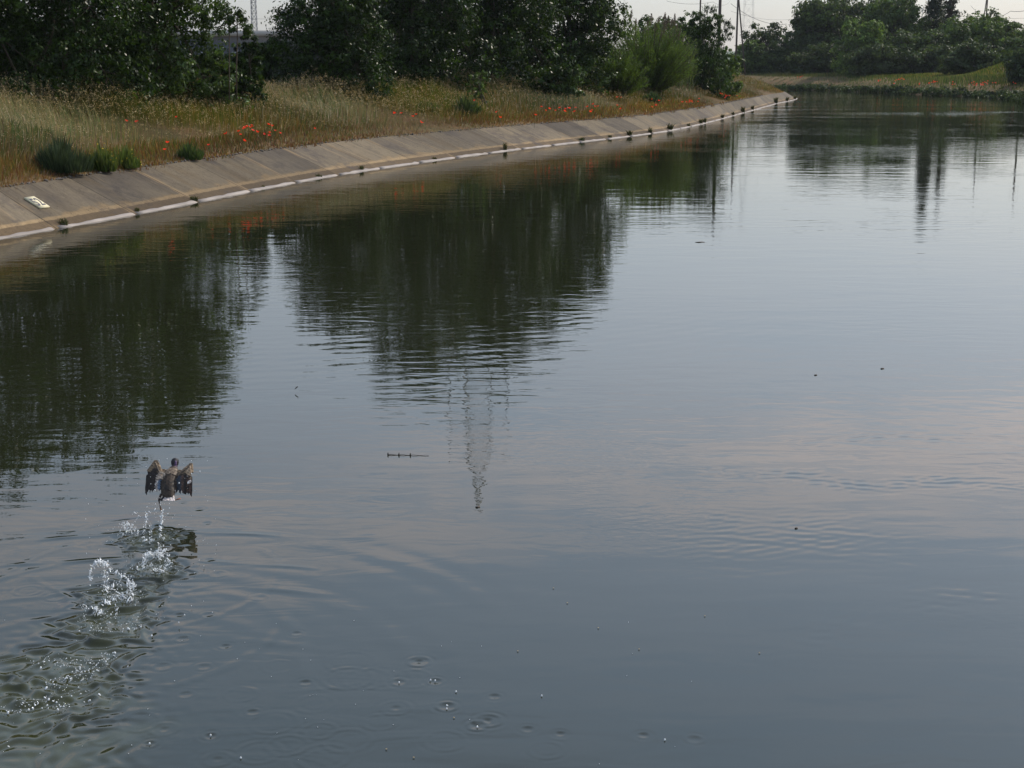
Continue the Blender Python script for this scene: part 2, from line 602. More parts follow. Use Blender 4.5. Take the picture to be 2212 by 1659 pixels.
def land_right(x, y, d=None):
    P = np.column_stack([np.ravel(x), np.ravel(y)])
    if d is None: d = dist_poly(P, Rcoarse)
    z = np.interp(d, [0, 0.5, 1.5, 3.5, 8.0, 16, 60, 4000], [-0.25, 0.2, 0.85, 1.5, 2.1, 2.3, 2.6, 3.0])
    z = z + 0.12 * lumps(P[:, 0], P[:, 1], 0.5) * np.clip(d / 3, 0, 1) - 3.0 * (d < 0)
    return z + hump(P[:, 0], P[:, 1], 80, 212, 6.5, 12, 3.8)


def sheet(name, C, B, ds, zf, m):
    n = len(C)
    dirv = B - C
    ln = np.linalg.norm(dirv, axis=1)
    rows = []
    for k, dd in enumerate(ds):
        t = np.minimum(dd / ln, 1.0) if dd is not None else np.ones(n)
        rows.append(C + dirv * t[:, None])
    P = np.concatenate(rows)
    z = zf(P[:, 0], P[:, 1])
    V = np.column_stack([P, z])
    m_ = len(ds)
    i, j = np.meshgrid(np.arange(m_ - 1), np.arange(n - 1), indexing='ij')
    qq = np.stack([i * n + j, i * n + j + 1, (i + 1) * n + j + 1, (i + 1) * n + j], -1).reshape(-1, 4)
    return link(name, mesh(name, V, qq, m, smooth=True))


def ground_mat():
    m, n, l, b = mat('ground_soil')
    t = n.new('ShaderNodeTexCoord')
    z1 = n.new('ShaderNodeTexNoise'); z1.inputs['Scale'].default_value = 0.5; z1.inputs['Detail'].default_value = 6
    z2 = n.new('ShaderNodeTexNoise'); z2.inputs['Scale'].default_value = 7; z2.inputs['Detail'].default_value = 5
    l(t.outputs['Object'], z1.inputs['Vector']); l(t.outputs['Object'], z2.inputs['Vector'])
    r1 = n.new('ShaderNodeValToRGB')
    e = r1.color_ramp.elements
    e[0].position = 0.35; e[0].color = (0.14, 0.085, 0.045, 1)
    e[1].position = 0.65; e[1].color = (0.09, 0.075, 0.035, 1)
    l(z1.outputs['Fac'], r1.inputs['Fac'])
    mr = n.new('ShaderNodeMapRange'); mr.inputs['To Min'].default_value = 0.6; mr.inputs['To Max'].default_value = 1.4
    l(z2.outputs['Fac'], mr.inputs['Value'])
    mu = n.new('ShaderNodeMix'); mu.data_type = 'RGBA'; mu.blend_type = 'MULTIPLY'; mu.inputs[0].default_value = 1
    l(r1.outputs['Color'], mu.inputs[6]); l(mr.outputs['Result'], mu.inputs[7])
    l(mu.outputs[2], b.inputs['Base Color'])
    b.inputs['Roughness'].default_value = 0.95
    b.inputs['Specular IOR Level'].default_value = 0.1
    return m


M_GROUND = ground_mat()
Cl = Tm[::3]
yb = np.linspace(-400, 420, len(Cl))
Bl = np.column_stack([np.full(len(Cl), -1500.0), yb])
tag(sheet('ground', Cl, Bl, [0, 0.25, 0.6, 1.0, 1.7, 2.5, 3.5, 5, 7, 9, 12, 18, 30, 60, 150, 400, None], land_left, M_GROUND), kind='structure')
ang = np.linspace(R(140), R(-75), len(Rc))
Br = np.column_stack([30 + 3500 * np.cos(ang), 150 + 3500 * np.sin(ang)])
tag(sheet('far_bank', Rc, Br, [0, 0.5, 1.0, 1.5, 2.5, 3.5, 5, 8, 11, 15, 20, 26, 32, 40, 50, 65, 90, 150, 400, 1200, None], land_right, M_GROUND), kind='structure')


def ray_land(px, py, off, zf, y0, y1, step=0.15):
    d = ray(px, py)
    ys = np.arange(y0, y1, step)
    k = ys / d[1]
    X = d[0] * k; Z = CAMZ + d[2] * k
    g = zf(X, ys) + off
    hit = np.nonzero(Z <= g)[0]
    if len(hit) == 0: return None
    i = hit[0]
    return np.array([X[i], ys[i], g[i] - off])


# hills far away
mb = MB()
xs = np.linspace(-200, 1700, 120)
hz = 60 + 16 * np.sin(xs / 170) + 9 * np.sin(xs / 61 + 1) + 4 * np.sin(xs / 23)
hz *= np.clip((xs + 200) / 300, 0, 1)
hz = hz * 0.42
rows = [np.column_stack([xs, 2300 + 0 * xs, 0 * xs]), np.column_stack([xs, 2420 + 0 * xs, hz * 0.75]), np.column_stack([xs, 2560 + 0 * xs, hz]), np.column_stack([xs, 2900 + 0 * xs, hz * 0.6]), np.column_stack([xs, 3200 + 0 * xs, 0 * xs])]
n = len(xs)
i, j = np.meshgrid(np.arange(4), np.arange(n - 1), indexing='ij')
mb.add(np.concatenate(rows), np.stack([i * n + j, i * n + j + 1, (i + 1) * n + j + 1, (i + 1) * n + j], -1).reshape(-1, 4))
tag(link('hills', mb.mesh('hills', simple('hill_scrub', (0.10, 0.12, 0.07), 0.9, 0.1, 0.4, 0.01), True)), kind='structure')


# ------------------------------------------------------------------ water
def water_mat():
    m, n, l, b = mat('canal_water')
    murk = n.new('ShaderNodeAttribute'); murk.attribute_name = 'Col'
    l(murk.outputs['Color'], b.inputs['Base Color'])
    b.inputs['Roughness'].default_value = 0.015
    b.inputs['IOR'].default_value = 1.42
    b.inputs['Specular IOR Level'].default_value = 0.5
    t = n.new('ShaderNodeTexCoord')

    def noise(sx, sy, detail, rough=0.5, off=(0, 0, 0), dist=0.0):
        mpn = n.new('ShaderNodeMapping'); mpn.inputs['Scale'].default_value = (sx, sy, 1); mpn.inputs['Location'].default_value = off
        z = n.new('ShaderNodeTexNoise'); z.inputs['Scale'].default_value = 1; z.inputs['Detail'].default_value = detail
        z.inputs['Roughness'].default_value = rough; z.inputs['Distortion'].default_value = dist
        l(t.outputs['Object'], mpn.inputs['Vector']); l(mpn.outputs[0], z.inputs['Vector'])
        return z.outputs['Fac']

    def math_(op, a, b_):
        x = n.new('ShaderNodeMath'); x.operation = op
        for k, s in enumerate((a, b_)):
            if isinstance(s, (int, float)): x.inputs[k].default_value = s
            else: l(s, x.inputs[k])
        return x.outputs[0]

    def step(x, a, b_, lo=0.0, hi=1.0):
        r = n.new('ShaderNodeMapRange'); r.interpolation_type = 'SMOOTHSTEP'
        r.inputs['From Min'].default_value = a; r.inputs['From Max'].default_value = b_
        r.inputs['To Min'].default_value = lo; r.inputs['To Max'].default_value = hi
        l(x, r.inputs['Value']); return r.outputs[0]
    sep = n.new('ShaderNodeSeparateXYZ'); l(t.outputs['Object'], sep.inputs[0])
    patch = step(noise(0.16, 0.13, 2, 0.5, (3.7, 1.1, 0)), 0.40, 0.66, 0.25, 1.0)
    patch2 = step(noise(0.30, 0.22, 3, 0.55, (9.2, 4.4, 0)), 0.50, 0.70, 0.0, 1.0)
    farm = step(sep.outputs[1], 40, 130, 0.0, 1.0)
    h = math_('MULTIPLY', noise(0.45, 1.2, 2), 0.0062)                                   # slow swell
    h = math_('ADD', h, math_('MULTIPLY', math_('MULTIPLY', noise(1.5, 4.4, 2, 0.5, (1, 5, 2), 0.6), 0.0046), patch))
    h = math_('ADD', h, math_('MULTIPLY', math_('MULTIPLY', noise(6, 11, 2, 0.5, (4, 2, 7), 0.8), 0.0014), patch2))
    farp = math_('MULTIPLY', step(noise(0.035, 0.09, 4, 0.6, (2.3, 6.4, 0)), 0.46, 0.66, 0.1, 1.0), farm)
    h = math_('ADD', h, math_('MULTIPLY', math_('MULTIPLY', noise(1.6, 3.0, 3, 0.55, (7, 7, 1)), 0.024), farp))
    bp = n.new('ShaderNodeBump'); bp.inputs['Strength'].default_value = 1.0; bp.inputs['Distance'].default_value = 1.0
    l(h, bp.inputs['Height']); l(bp.outputs[0], b.inputs['Normal'])
    return m


# footfalls of the duck: (pixel, amplitude, radius of the crest, packet width, wavelength)
FOOT = [((310, 1168), 0.011, 0.15, 0.09, 0.15), ((345, 1160), 0.011, 0.14, 0.09, 0.14), ((333, 1232), 0.015, 0.18, 0.10, 0.15), ((248, 1292), 0.015, 0.22, 0.11, 0.16),
        ((240, 1348), 0.014, 0.28, 0.11, 0.16), ((140, 1440), 0.010, 0.36, 0.12, 0.17), ((125, 1468), 0.008, 0.32, 0.12, 0.15),
        ((60, 1532), 0.010, 0.38, 0.12, 0.17), ((150, 1508), 0.006, 0.28, 0.12, 0.15), ((-30, 1600), 0.007, 0.5, 0.15, 0.18), ((60, 1640), 0.005, 0.45, 0.15, 0.18)]
ARCS = [((330, 1195), 0.0016, 0.95, 0.05, 0.16), ((300, 1250), 0.0020, 1.05, 0.06, 0.2), ((220, 1340), 0.0020, 1.3, 0.08, 0.2), ((150, 1440), 0.0022, 1.5, 0.10, 0.25),
        ((120, 1460), 0.0018, 1.0, 0.10, 0.22), ((60, 1540), 0.002, 1.7, 0.15, 0.3), ((60, 1540), 0.002, 2.4, 0.25, 0.3), ((100, 1500), 0.0016, 3.1, 0.3, 0.35)]
RNGS = [((905, 1429), .0030, .075), ((757, 1430), .0012, .16), ((750, 1465), .0018, .16), ((862, 1473), .0016, .05), ((940, 1472), .0024, .05), ((965, 1526), .0030, .06), ((1068, 1504), .0020, .04),
        ((1054, 1556), .0026, .08), ((1031, 1567), .0026, .06), ((855, 1529), .0016, .09), ((690, 1578), .0012, .10), ((660, 1474), .0020, .04), ((545, 1538), .0020, .04), ((323, 1607), .0026, .04),
        ((455, 1590), .0024, .04), ((355, 1575), .0016, .08), ((890, 1466), .0012, .13), ((830, 1464), .0009, .17), ((790, 1466), .0009, .15), ((1140, 1575), .0016, .04), ((1210, 1585), .0018, .03),
        ((1390, 1588), .0018, .035), ((1500, 1597), .0012, .05), ((640, 1368), .0020, .035), ((487, 1396), .0020, .04), ((388, 1328), .0024, .04), ((395, 1380), .0018, .05), ((450, 1328), .0016, .05),
        ((120, 1290), .0018, .07), ((60, 1276), .0014, .10), ((250, 1215), .0014, .06), ((452, 1210), .0016, .05), ((470, 1240), .0012, .07), ((560, 1290), .0010, .06), ((520, 1500), .0012, .10),
        ((620, 1610), .0012, .12), ((700, 1635), .0010, .15), ((560, 1625), .0012, .13), ((750, 1600), .0010, .14), ((470, 1640), .0014, .08), ((300, 1560), .0014, .12), ((230, 1590), .0014, .10),
        ((400, 1500), .0014, .05), ((270, 1470), .0016, .06), ((320, 1410), .0018, .05), ((350, 1440), .0016, .06), ((200, 1575), .0012, .15), ((820, 1560), .0010, .10), ((1180, 1620), .0010, .10),
        ((440, 1440), .0014, .05), ((600, 1440), .0010, .10), ((680, 1520), .0010, .12), ((590, 1560), .0012, .14), ((960, 1600), .0009, .12), ((395, 1085), .0010, .05), ((430, 1100), .0014, .06), ((448, 1130), .0012, .05)]
# gentle curved wave trains: (centre x, y, radius from, radius to, azimuth from, to in degrees, amplitude, wavelength)
TRAINS = [(-6.5, 33.0, 12.5, 18.5, -102, -45, 0.00075, 0.36), (-9.5, 24, 5.5, 10.0, -98, -30, 0.00055, 0.30), (9.0, 20.5, 5.0, 8.5, -150, -70, 0.00026, 0.32), (2.0, 17.0, 2.0, 4.5, -110, 30, 0.00018, 0.26),
          (7.5, 15.5, 2.0, 4.0, -170, -60, 0.00022, 0.24), (-6.0, 20, 3, 6, -120, -20, 0.00022, 0.24)]


def water_height(X, Y):
    h = np.zeros_like(X)
    rw = np.random.default_rng(2)
    chop = sum(np.sin((X * math.cos(a) + Y * math.sin(a)) * k + p) for a, k, p in zip(rw.uniform(0, 6.28, 9), rw.uniform(30, 75, 9), rw.uniform(0, 6.28, 9))) / 3.2
    for (px, a, rc, wd, lam) in FOOT:
        c = PZ(*px, 0)
        r = np.hypot(X - c[0], (Y - c[1]) * 0.95)
        th = np.arctan2(Y - c[1], X - c[0])
        wob = 1 + 0.13 * np.sin(3 * th + px[0]) + 0.09 * np.sin(7 * th + px[1]) + 0.05 * np.sin(13 * th + 2 * px[0])
        r = r * wob
        h += a * np.cos((r - rc) / lam * 2 * np.pi) * np.exp(-((r - rc) / wd)**2) * (0.75 + 0.25 * np.sin(5 * th + px[1]))
        h -= a * 0.8 * np.exp(-(r / (rc * 0.55))**2) * (0.6 + 0.4 * chop)
        h += a * 0.10 * chop * np.exp(-(r / (rc * 1.5))**2)
    for (px, a, rc, wd, lam) in ARCS:
        c = PZ(*px, 0)
        r = np.hypot(X - c[0], (Y - c[1]))
        th = np.arctan2(Y - c[1], X - c[0])
        msk = np.clip(0.5 + 0.8 * np.sin(2 * th + px[0] * 0.3) + 0.5 * np.sin(5 * th + px[1]), 0, 1)
        h += 0.55 * msk * a * np.cos((r - rc) / lam * 2 * np.pi) * np.exp(-((r - rc) / wd)**2)
    for (px, a, rc) in RNGS:
        c = PZ(*px, 0)
        r = np.hypot(X - c[0], Y - c[1])
        lam = 0.045 + rc * 0.15
        near = r < rc + 4 * lam
        rr = r[near]
        h[near] += a * 0.36 * (0.7 + 0.3 * np.sin(3 * np.arctan2(Y[near] - c[1], X[near] - c[0]) + px[0])) * np.cos((rr - rc) / lam * 2 * np.pi) * np.exp(-((rr - rc) / (lam * 0.8))**2)
        if rc < 0.1:
            h[near] -= a * 1.7 * np.exp(-(rr / 0.032)**2)
    for (cx, cy, r0, r1, a0, a1, a, lam) in TRAINS:
        r = np.hypot(X - cx, Y - cy)
        th = np.degrees(np.arctan2(Y - cy, X - cx))
        er = np.clip((r - r0) / (0.25 * (r1 - r0)), 0, 1) * np.clip((r1 - r) / (0.35 * (r1 - r0)), 0, 1)
        ea = np.clip((th - a0) / 14, 0, 1) * np.clip((a1 - th) / 14, 0, 1)
        mod = 0.7 + 0.3 * np.sin(th * 0.9) * np.sin(r * 2.1)
        h += a * er * ea * mod * np.cos(r / lam * 2 * np.pi + 0.6 * np.sin(th * 0.35))
    # ragged eddy seams over the right half
    rough = sum(np.sin(X * kx + Y * ky + p) for kx, ky, p in zip(rw.normal(0, 16, 14), rw.uniform(22, 60, 14), rw.uniform(0, 6.28, 14))) / 3.7
    for (pa, pb, amp, wid) in [((1490, 1022), (1960, 1052), 0.0011, 0.20), ((1800, 1056), (2240, 1040), 0.0015, 0.16), ((1850, 1362), (2260, 1250), 0.0005, 0.22), ((1600, 1450), (1890, 1352), 0.0005, 0.16), ((1700, 962), (2130, 935), 0.0010, 0.22), ((1500, 1150), (2000, 1180), 0.0005, 0.6), ((1300, 1120), (1750, 1200), 0.0005, 0.5)]:
        A, B = PZ(*pa, 0)[:2], PZ(*pb, 0)[:2]
        d = B - A; Ln = np.linalg.norm(d); d = d / Ln
        s = (X - A[0]) * d[0] + (Y - A[1]) * d[1]
        t_ = -(X - A[0]) * d[1] + (Y - A[1]) * d[0]
        t_ = t_ - 0.12 * np.sin(s * 2.3) - 0.05 * np.sin(s * 6.0 + 1)
        e = np.clip(s / 0.5, 0, 1) * np.clip((Ln - s) / 0.5, 0, 1)
        h += amp * e * np.exp(-(t_ / wid)**2) * rough * (0.55 + 0.45 * np.sin(s * 5 + 3 * np.sin(s * 1.7)))
    # long thin crest lines thrown out either side of the take-off
    for (pa, pb, amp, wid) in [((70, 1168), (335, 1148), 0.0045, 0.030), ((335, 1148), (620, 1158), 0.0030, 0.030), ((-20, 1224), (300, 1206), 0.0035, 0.030), ((420, 1212), (700, 1230), 0.0026, 0.030), ((-20, 1420), (160, 1404), 0.0035, 0.025), ((380, 1262), (760, 1286), 0.0018, 0.04), ((-20, 1300), (200, 1282), 0.0022, 0.035), ((330, 1370), (760, 1405), 0.0014, 0.05)]:
        A, B = PZ(*pa, 0)[:2], PZ(*pb, 0)[:2]
        d = B - A; Ln = np.linalg.norm(d); d = d / Ln
        s = (X - A[0]) * d[0] + (Y - A[1]) * d[1]
        t_ = -(X - A[0]) * d[1] + (Y - A[1]) * d[0] - 0.02 * np.sin(s * 3.1) - 0.008 * np.sin(s * 9)
        e = np.clip(s / 0.3, 0, 1) * np.clip((Ln - s) / 0.3, 0, 1)
        h += amp * e * (np.exp(-(t_ / wid)**2) - 0.6 * np.exp(-((t_ + 2.2 * wid) / (1.4 * wid))**2)) * (0.6 + 0.4 * np.sin(s * 7 + 2 * np.sin(s * 2.3)))
    return h


rad = np.concatenate([np.geomspace(6.3, 15.5, 760), np.geomspace(15.55, 60, 420), np.geomspace(60.3, 420, 90)])
az = np.concatenate([np.linspace(-32, -22.6, 30)[:-1], np.linspace(-22.5, 22.5, 820), np.linspace(22.6, 32, 30)[1:]])
RR, AA = np.meshgrid(rad, np.radians(az), indexing='ij')
X, Y = RR * np.sin(AA), RR * np.cos(AA)
Z = water_height(X, Y)
V = np.stack([X, Y, Z], -1).reshape(-1, 3)
a_, b_ = X.shape
i, j = np.meshgrid(np.arange(a_ - 1), np.arange(b_ - 1), indexing='ij')
q = np.stack([i * b_ + j, i * b_ + j + 1, (i + 1) * b_ + j + 1, (i + 1) * b_ + j], -1).reshape(-1, 4)[:, ::-1]
# the rest of the canal, outside the finely rippled sector, butted against it
rim = np.concatenate([np.arange(a_) * b_, (a_ - 1) * b_ + np.arange(b_)[1:], (np.arange(a_) * b_ + b_ - 1)[::-1][1:]])
M_WATER = water_mat()
clear, churned = np.array([0.0135, 0.0155, 0.0072]), np.array([0.034, 0.037, 0.013])
mk = np.zeros_like(X)
for (px, a, rc, wd, lam) in FOOT:
    c = PZ(*px, 0)
    th = np.arctan2(Y - c[1], X - c[0])
    r_ = np.hypot(X - c[0], Y - c[1]) * (1 + 0.25 * np.sin(3 * th + px[0]) + 0.15 * np.sin(8 * th + px[1]))
    mk = np.maximum(mk, np.exp(-(r_ / (rc * 1.1))**4))
mk *= 0.75 + 0.25 * np.sin(X * 23 + 2 * np.sin(Y * 9)) * np.sin(Y * 17 + X * 5)
cols_ = clear + (churned - clear) * mk.reshape(-1, 1)
me = mesh('water', V, q, M_WATER, cols_, smooth=True)
tag(link('water', me), kind='structure')


# ------------------------------------------------------------------ grass
def blades(P, H, Wd, cols, lean=0.35, seed=0, head=None):
    """P n x 3 bases; tapered bent blades of height H, width Wd; returns V, [quads, tris], C"""
    r = np.random.default_rng(seed)
    n = len(P)
    th = r.uniform(0, 2 * np.pi, n)
    side = np.stack([np.cos(th), np.sin(th), 0 * th], 1)
    ld = r.uniform(0, 2 * np.pi, n)
    lv = np.stack([np.cos(ld), np.sin(ld), 0 * ld], 1) * (r.uniform(0.05, 1, n) * lean * H)[:, None]
    up = np.array([0, 0, 1.0])
    m1 = P + up * (H * 0.55)[:, None] + lv * 0.35
    tp = P + up * (H * r.uniform(0.85, 1, n))[:, None] + lv
    s = side * (Wd * 0.5)[:, None]
    V = np.stack([P - s, P + s, m1 + s * 0.8, m1 - s * 0.8, tp], 1).reshape(-1, 3)
    b = np.arange(n)[:, None] * 5
    qd = b + np.array([[0, 1, 2, 3]]); tr = b + np.array([[3, 2, 4]])
    C = np.repeat(cols, 5, axis=0)
    return V, qd, tr, C, tp


PAL = dict(red=(0.185, 0.088, 0.040), tan=(0.255, 0.200, 0.070), gold=(0.30, 0.175, 0.045), green=(0.085, 0.135, 0.020), olive=(0.145, 0.150, 0.034), pale=(0.46, 0.38, 0.24), dark=(0.045, 0.06, 0.02))


def strip_points(C, inner, n, s_lo, s_hi, d_lo, d_hi, seed, dens=None, power=1.0):
    """random points left of polyline C (index weighted by 1/Y**power)"""
    r = np.random.default_rng(seed)
    Pm = C
    wgt = np.clip(1.0 / np.maximum(Pm[:, 1], 20)**power, 0, None) * ((Pm[:, 1] >= s_lo) & (Pm[:, 1] <= s_hi)) * np.concatenate([np.linalg.norm(np.diff(Pm, axis=0), axis=1), [0]])
    wgt = wgt / wgt.sum()
    k = r.choice(len(Pm), n, p=wgt)
    d = d_lo + (d_hi - d_lo) * r.uniform(0, 1, n)**0.9
    tg = unit(np.gradient(Pm, axis=0))
    nn = np.stack([-tg[:, 1], tg[:, 0]], 1)
    P = Pm[k] + nn[k] * d[:, None] * inner + tg[k] * r.uniform(-0.3, 0.3, n)[:, None]
    return P, d


def field(x, y, a, b, c):
    return 0.5 + 0.25 * (np.sin(x * a + c) * np.cos(y * b * 0.6 - c) + np.sin((x * 0.7 + y * 0.4) * a * 0.9 + 2 * c))


tipk = int(np.argmax(Tm[:, 0]))
Tvis = Tm[:tipk + 25]
mb = MB()
for (n, y0, y1, d0_, d1_, pw, seed) in [(46000, 22, 60, 0.02, 9.5, 1.3, 1), (38000, 55, 110, 0.02, 9.5, 1.3, 2), (30000, 105, 215, 0.02, 9, 1.2, 3), (22000, 22, 110, 0.0, 1.6, 1.4, 4), (5000, 24, 120, -0.16, 0.12, 1.4, 6)]:
    P2, d = strip_points(Tvis, 1, n, y0, y1, d0_, d1_, seed, power=pw)
    r = np.random.default_rng(100 + seed)
    x, y = P2[:, 0], P2[:, 1]
    dd = np.minimum(d, dist_poly(P2, Tcoarse))
    z = land_left(x, y, dd)
    gfield = field(x, y, 0.55, 0.5, 1.0)
    dd = np.abs(dd); z = np.maximum(z, ZT - 0.12)
    tall = np.interp(dd, [0, 0.6, 1.3, 2.6, 4.5, 7, 9.5], [0.07, 0.2, 0.36, 0.58, 0.82, 1.1, 1.25]) * (0.7 + 0.6 * field(x, y, 1.3, 1.1, 4.0))
    H = tall * r.uniform(0.55, 1.2, n)
    if seed == 6: H = 0.22 * r.uniform(0.3, 1.2, n) * (field(x, y, 2.1, 1.7, 2.0) > 0.55)
    wid = np.maximum(0.012, y * 0.00042) * r.uniform(0.7, 1.5, n)
    # colour: red-brown fringe, tan middle, olive-green and tan behind
    pr = np.interp(dd, [0, 0.9, 2.0, 4.0], [0.70, 0.48, 0.14, 0.03]) * np.interp(y, [70, 150], [1, 0.65])
    pg = np.interp(dd, [0, 1.2, 3, 6, 9], [0.08, 0.22, 0.52, 0.66, 0.70]) * (0.45 + 1.1 * gfield)
    u = r.uniform(0, 1, n)
    names = np.where(u < pr, 0, np.where(u < pr + pg, 1, 2))
    sub = r.uniform(0, 1, n)
    colr = np.empty((n, 3))
    A = np.array([PAL[k] for k in ('red', 'gold', 'tan', 'green', 'olive', 'pale')])
    idx = np.where(names == 0, np.where(sub < 0.7, 0, 1), np.where(names == 1, np.where(sub < 0.5, 3, 4), np.where(sub < 0.45, 2, np.where(sub < 0.80, 4, np.where(sub < 0.9, 1, 5)))))
    colr = A[idx] * r.uniform(0.50, 0.98, n)[:, None]
    Vb, qd, tr, C, tp = blades(np.column_stack([x, y, z - 0.02]), H, wid, colr, 0.4, seed)
    mb.add(Vb, [qd, tr], C)
    # drooping pale seed heads on the taller stalks
    pick = (dd > 1.5) & (r.uniform(0, 1, n) < np.interp(dd, [1.5, 5], [0.12, 0.42]))
    T = tp[pick]
    yy = y[pick]
    for rep in range(3):
        Pc = T + r.normal(0, 0.035, T.shape) + np.array([0, 0, -0.03 * rep])
        sz = np.maximum(0.020, yy * 0.00055) * r.uniform(0.7, 1.5, len(T))
        Ax = unit(r.normal(0, 1, T.shape) + np.array([0, 0, -0.8])) * sz[:, None]
        Bx = unit(np.cross(Ax, r.normal(0, 1, T.shape))) * (sz * 0.4)[:, None]
        Vc, qc = cards(Pc, Ax, Bx)
        cc = np.array([0.40, 0.32, 0.17]) * r.uniform(0.6, 1.3, len(T))[:, None] * np.interp(yy, [40, 60, 110], [0.9, 0.75, 0.45])[:, None]
        mb.add(Vc, qc, np.repeat(cc, 4, axis=0))
tag(link('dry_grass', mb.mesh('dry_grass', M_GRASS)), 'tall dry grass with pale seed heads above the concrete lining', None, None, 'stuff')

# a few taller oat stalks sticking up in front of the dark trees
mb = MB()
P2, d = strip_points(Tvis, 1, 2600, 22, 130, 6.0, 10.0, 9, power=1.2)
r = np.random.default_rng(77)
z = land_left(P2[:, 0], P2[:, 1])
H = r.uniform(0.95, 1.6, len(P2)) * (0.6 + 0.55 * field(P2[:, 0], P2[:, 1], 0.8, 0.7, 2.0))
wid = np.maximum(0.009, P2[:, 1] * 0.00022)
Vb, qd, tr, C, tp = blades(np.column_stack([P2, z]), H, wid, np.array(PAL['tan']) * 0.8 * r.uniform(0.6, 1.1, len(P2))[:, None], 0.22, 5)
mb.add(Vb, [qd, tr], C)
for rep in range(7):
    Pc = tp + r.normal(0, 0.03, tp.shape) + np.array([0, 0, -0.045 * rep])
    sz = np.maximum(0.022, P2[:, 1] * 0.0005) * r.uniform(0.6, 1.4, len(tp))
    Ax = unit(r.normal(0, 0.8, tp.shape) + np.array([0, 0, -1.0])) * sz[:, None]
    Bx = unit(np.cross(Ax, r.normal(0, 1, tp.shape))) * (sz * 0.4)[:, None]
    Vc, qc = cards(Pc, Ax, Bx)
    mb.add(Vc, qc, np.repeat(np.array([0.34, 0.28, 0.18]) * r.uniform(0.5, 1.2, len(tp))[:, None], 4, axis=0))
tag(link('wild_oats', mb.mesh('wild_oats', M_GRASS)), 'thin wild oat stalks rising in front of the dark trees', None, None, 'stuff')

# grass on the far bank
mb = MB()
rv = np.nonzero((Rc[:, 1] > 95) & (Rc[:, 0] > -20))[0]
Rvis = Rc[rv[0]:rv[-1] + 1]
for (n, d0_, d1_, seed) in [(36000, 0.7, 20, 21), (14000, 12, 34, 23), (8000, 30, 60, 22)]:
    P2, d = strip_points(Rvis, 1, n, 95, 300, d0_, d1_, seed, power=0.5)
    r = np.random.default_rng(seed)
    x, y = P2[:, 0], P2[:, 1]
    z = land_right(x, y)
    H = np.interp(d, [1, 3, 8, 20], [0.45, 0.7, 0.75, 0.9]) * r.uniform(0.5, 1.3, n) * (0.6 + 0.8 * field(x, y, 0.4, 0.5, 3))
    wid = r.uniform(0.06, 0.16, n)
    u = r.uniform(0, 1, n)
    g = field(x, y, 0.25, 0.3, 1.5)
    A = np.array([PAL[k] for k in ('green', 'olive', 'tan', 'gold', 'dark')])
    idx = np.where(u < 0.15 + 0.25 * g, 0, np.where(u < 0.66, 1, np.where(u < 0.85, 2, np.where(u < 0.9, 3, 4))))
    colr = A[idx] * r.uniform(0.6, 1.15, n)[:, None] * np.array([0.70, 0.86, 0.78])
    Vb, qd, tr, C, tp = blades(np.column_stack([x, y, z - 0.03]), H, wid, colr, 0.4, seed)
    mb.add(Vb, [qd, tr], C)
tag(link('bank_grass', mb.mesh('bank_grass', M_GRASS)), 'rough olive grass along the far side of the canal bend', None, None, 'stuff')

# pebbly dark crust along the top edge of the lining
mb = MB()
r = np.random.default_rng(5)
ks = np.nonzero((Tm[:, 1] > 24) & (Tm[:, 1] < 150) & (np.arange(len(Tm)) < tipk))[0]
ico_v = np.array([(1, 0, 0), (-1, 0, 0), (0, 1, 0), (0, -1, 0), (0, 0, 1), (0, 0, -1)], float)
ico_f = np.array([(0, 2, 4), (2, 1, 4), (1, 3, 4), (3, 0, 4), (2, 0, 5), (1, 2, 5), (3, 1, 5), (0, 3, 5)])
for _ in range(1500):
    k = r.choice(ks)
    p = Tm[k] + nW[k] * r.normal(0.06, 0.05) + tgW[k] * r.uniform(-0.2, 0.2)
    s = r.uniform(0.015, 0.05)
    mb.add(ico_v * s * r.uniform(0.6, 1.3, (6, 3)) + [p[0], p[1], ZT + 0.012], ico_f)
tag(link('pebbles', mb.mesh('pebbles', M_STONE)), 'dark pebbly crust along the upper edge of the lining', None, None, 'stuff')


# ------------------------------------------------------------------ trees and shrubs
def foliage(seed, blobs, n, leaf, cols, clump=0.22, per=26, shell=0.55, aspect=0.45, droop=0.0, tintvar=0.28, up=0.3):
    r = np.random.default_rng(seed)
    B = np.array(blobs, float)
    wgt = (B[:, 3] * B[:, 4] + B[:, 3] * B[:, 5] + B[:, 4] * B[:, 5])
    wgt /= wgt.sum()
    nc = max(4, n // per)
    bi = r.choice(len(B), nc, p=wgt)
    dv = unit(r.normal(0, 1, (nc, 3)))
    rad_ = shell + (1.04 - shell) * r.uniform(0, 1, nc)**0.6
    cc = B[bi, :3] + dv * B[bi, 3:] * rad_[:, None]
    cr = clump * B[bi, 3:].mean(1) * r.uniform(0.5, 1.3, nc)
    ctint = np.clip(r.normal(1, tintvar, nc), 0.45, 1.8)
    ci = r.choice(nc, n)
    off = r.normal(0, 1, (n, 3)) * np.array([1, 1, 0.75])
    P = cc[ci] + off * (cr[ci] * 0.6)[:, None]
    outw = unit(off + dv[ci] * 0.8 + np.array([0, 0, up]))
    Ax = unit(np.cross(outw, r.normal(0, 1, (n, 3))) + np.array([0, 0, -droop]))
    nrm = unit(outw + r.normal(0, 0.7, (n, 3)))
    Bx = unit(np.cross(Ax, nrm))
    sz = leaf * r.uniform(0.6, 1.35, n)
    Vc, qc = cards(P, Ax * (sz * 0.5)[:, None], Bx * (sz * aspect * 0.5)[:, None])
    pal = np.array(cols)
    base = pal[r.choice(len(pal), nc)][ci]
    C = base * (ctint[ci] * r.uniform(0.7, 1.3, n))[:, None]
    return Vc, qc, np.repeat(C, 4, axis=0), P


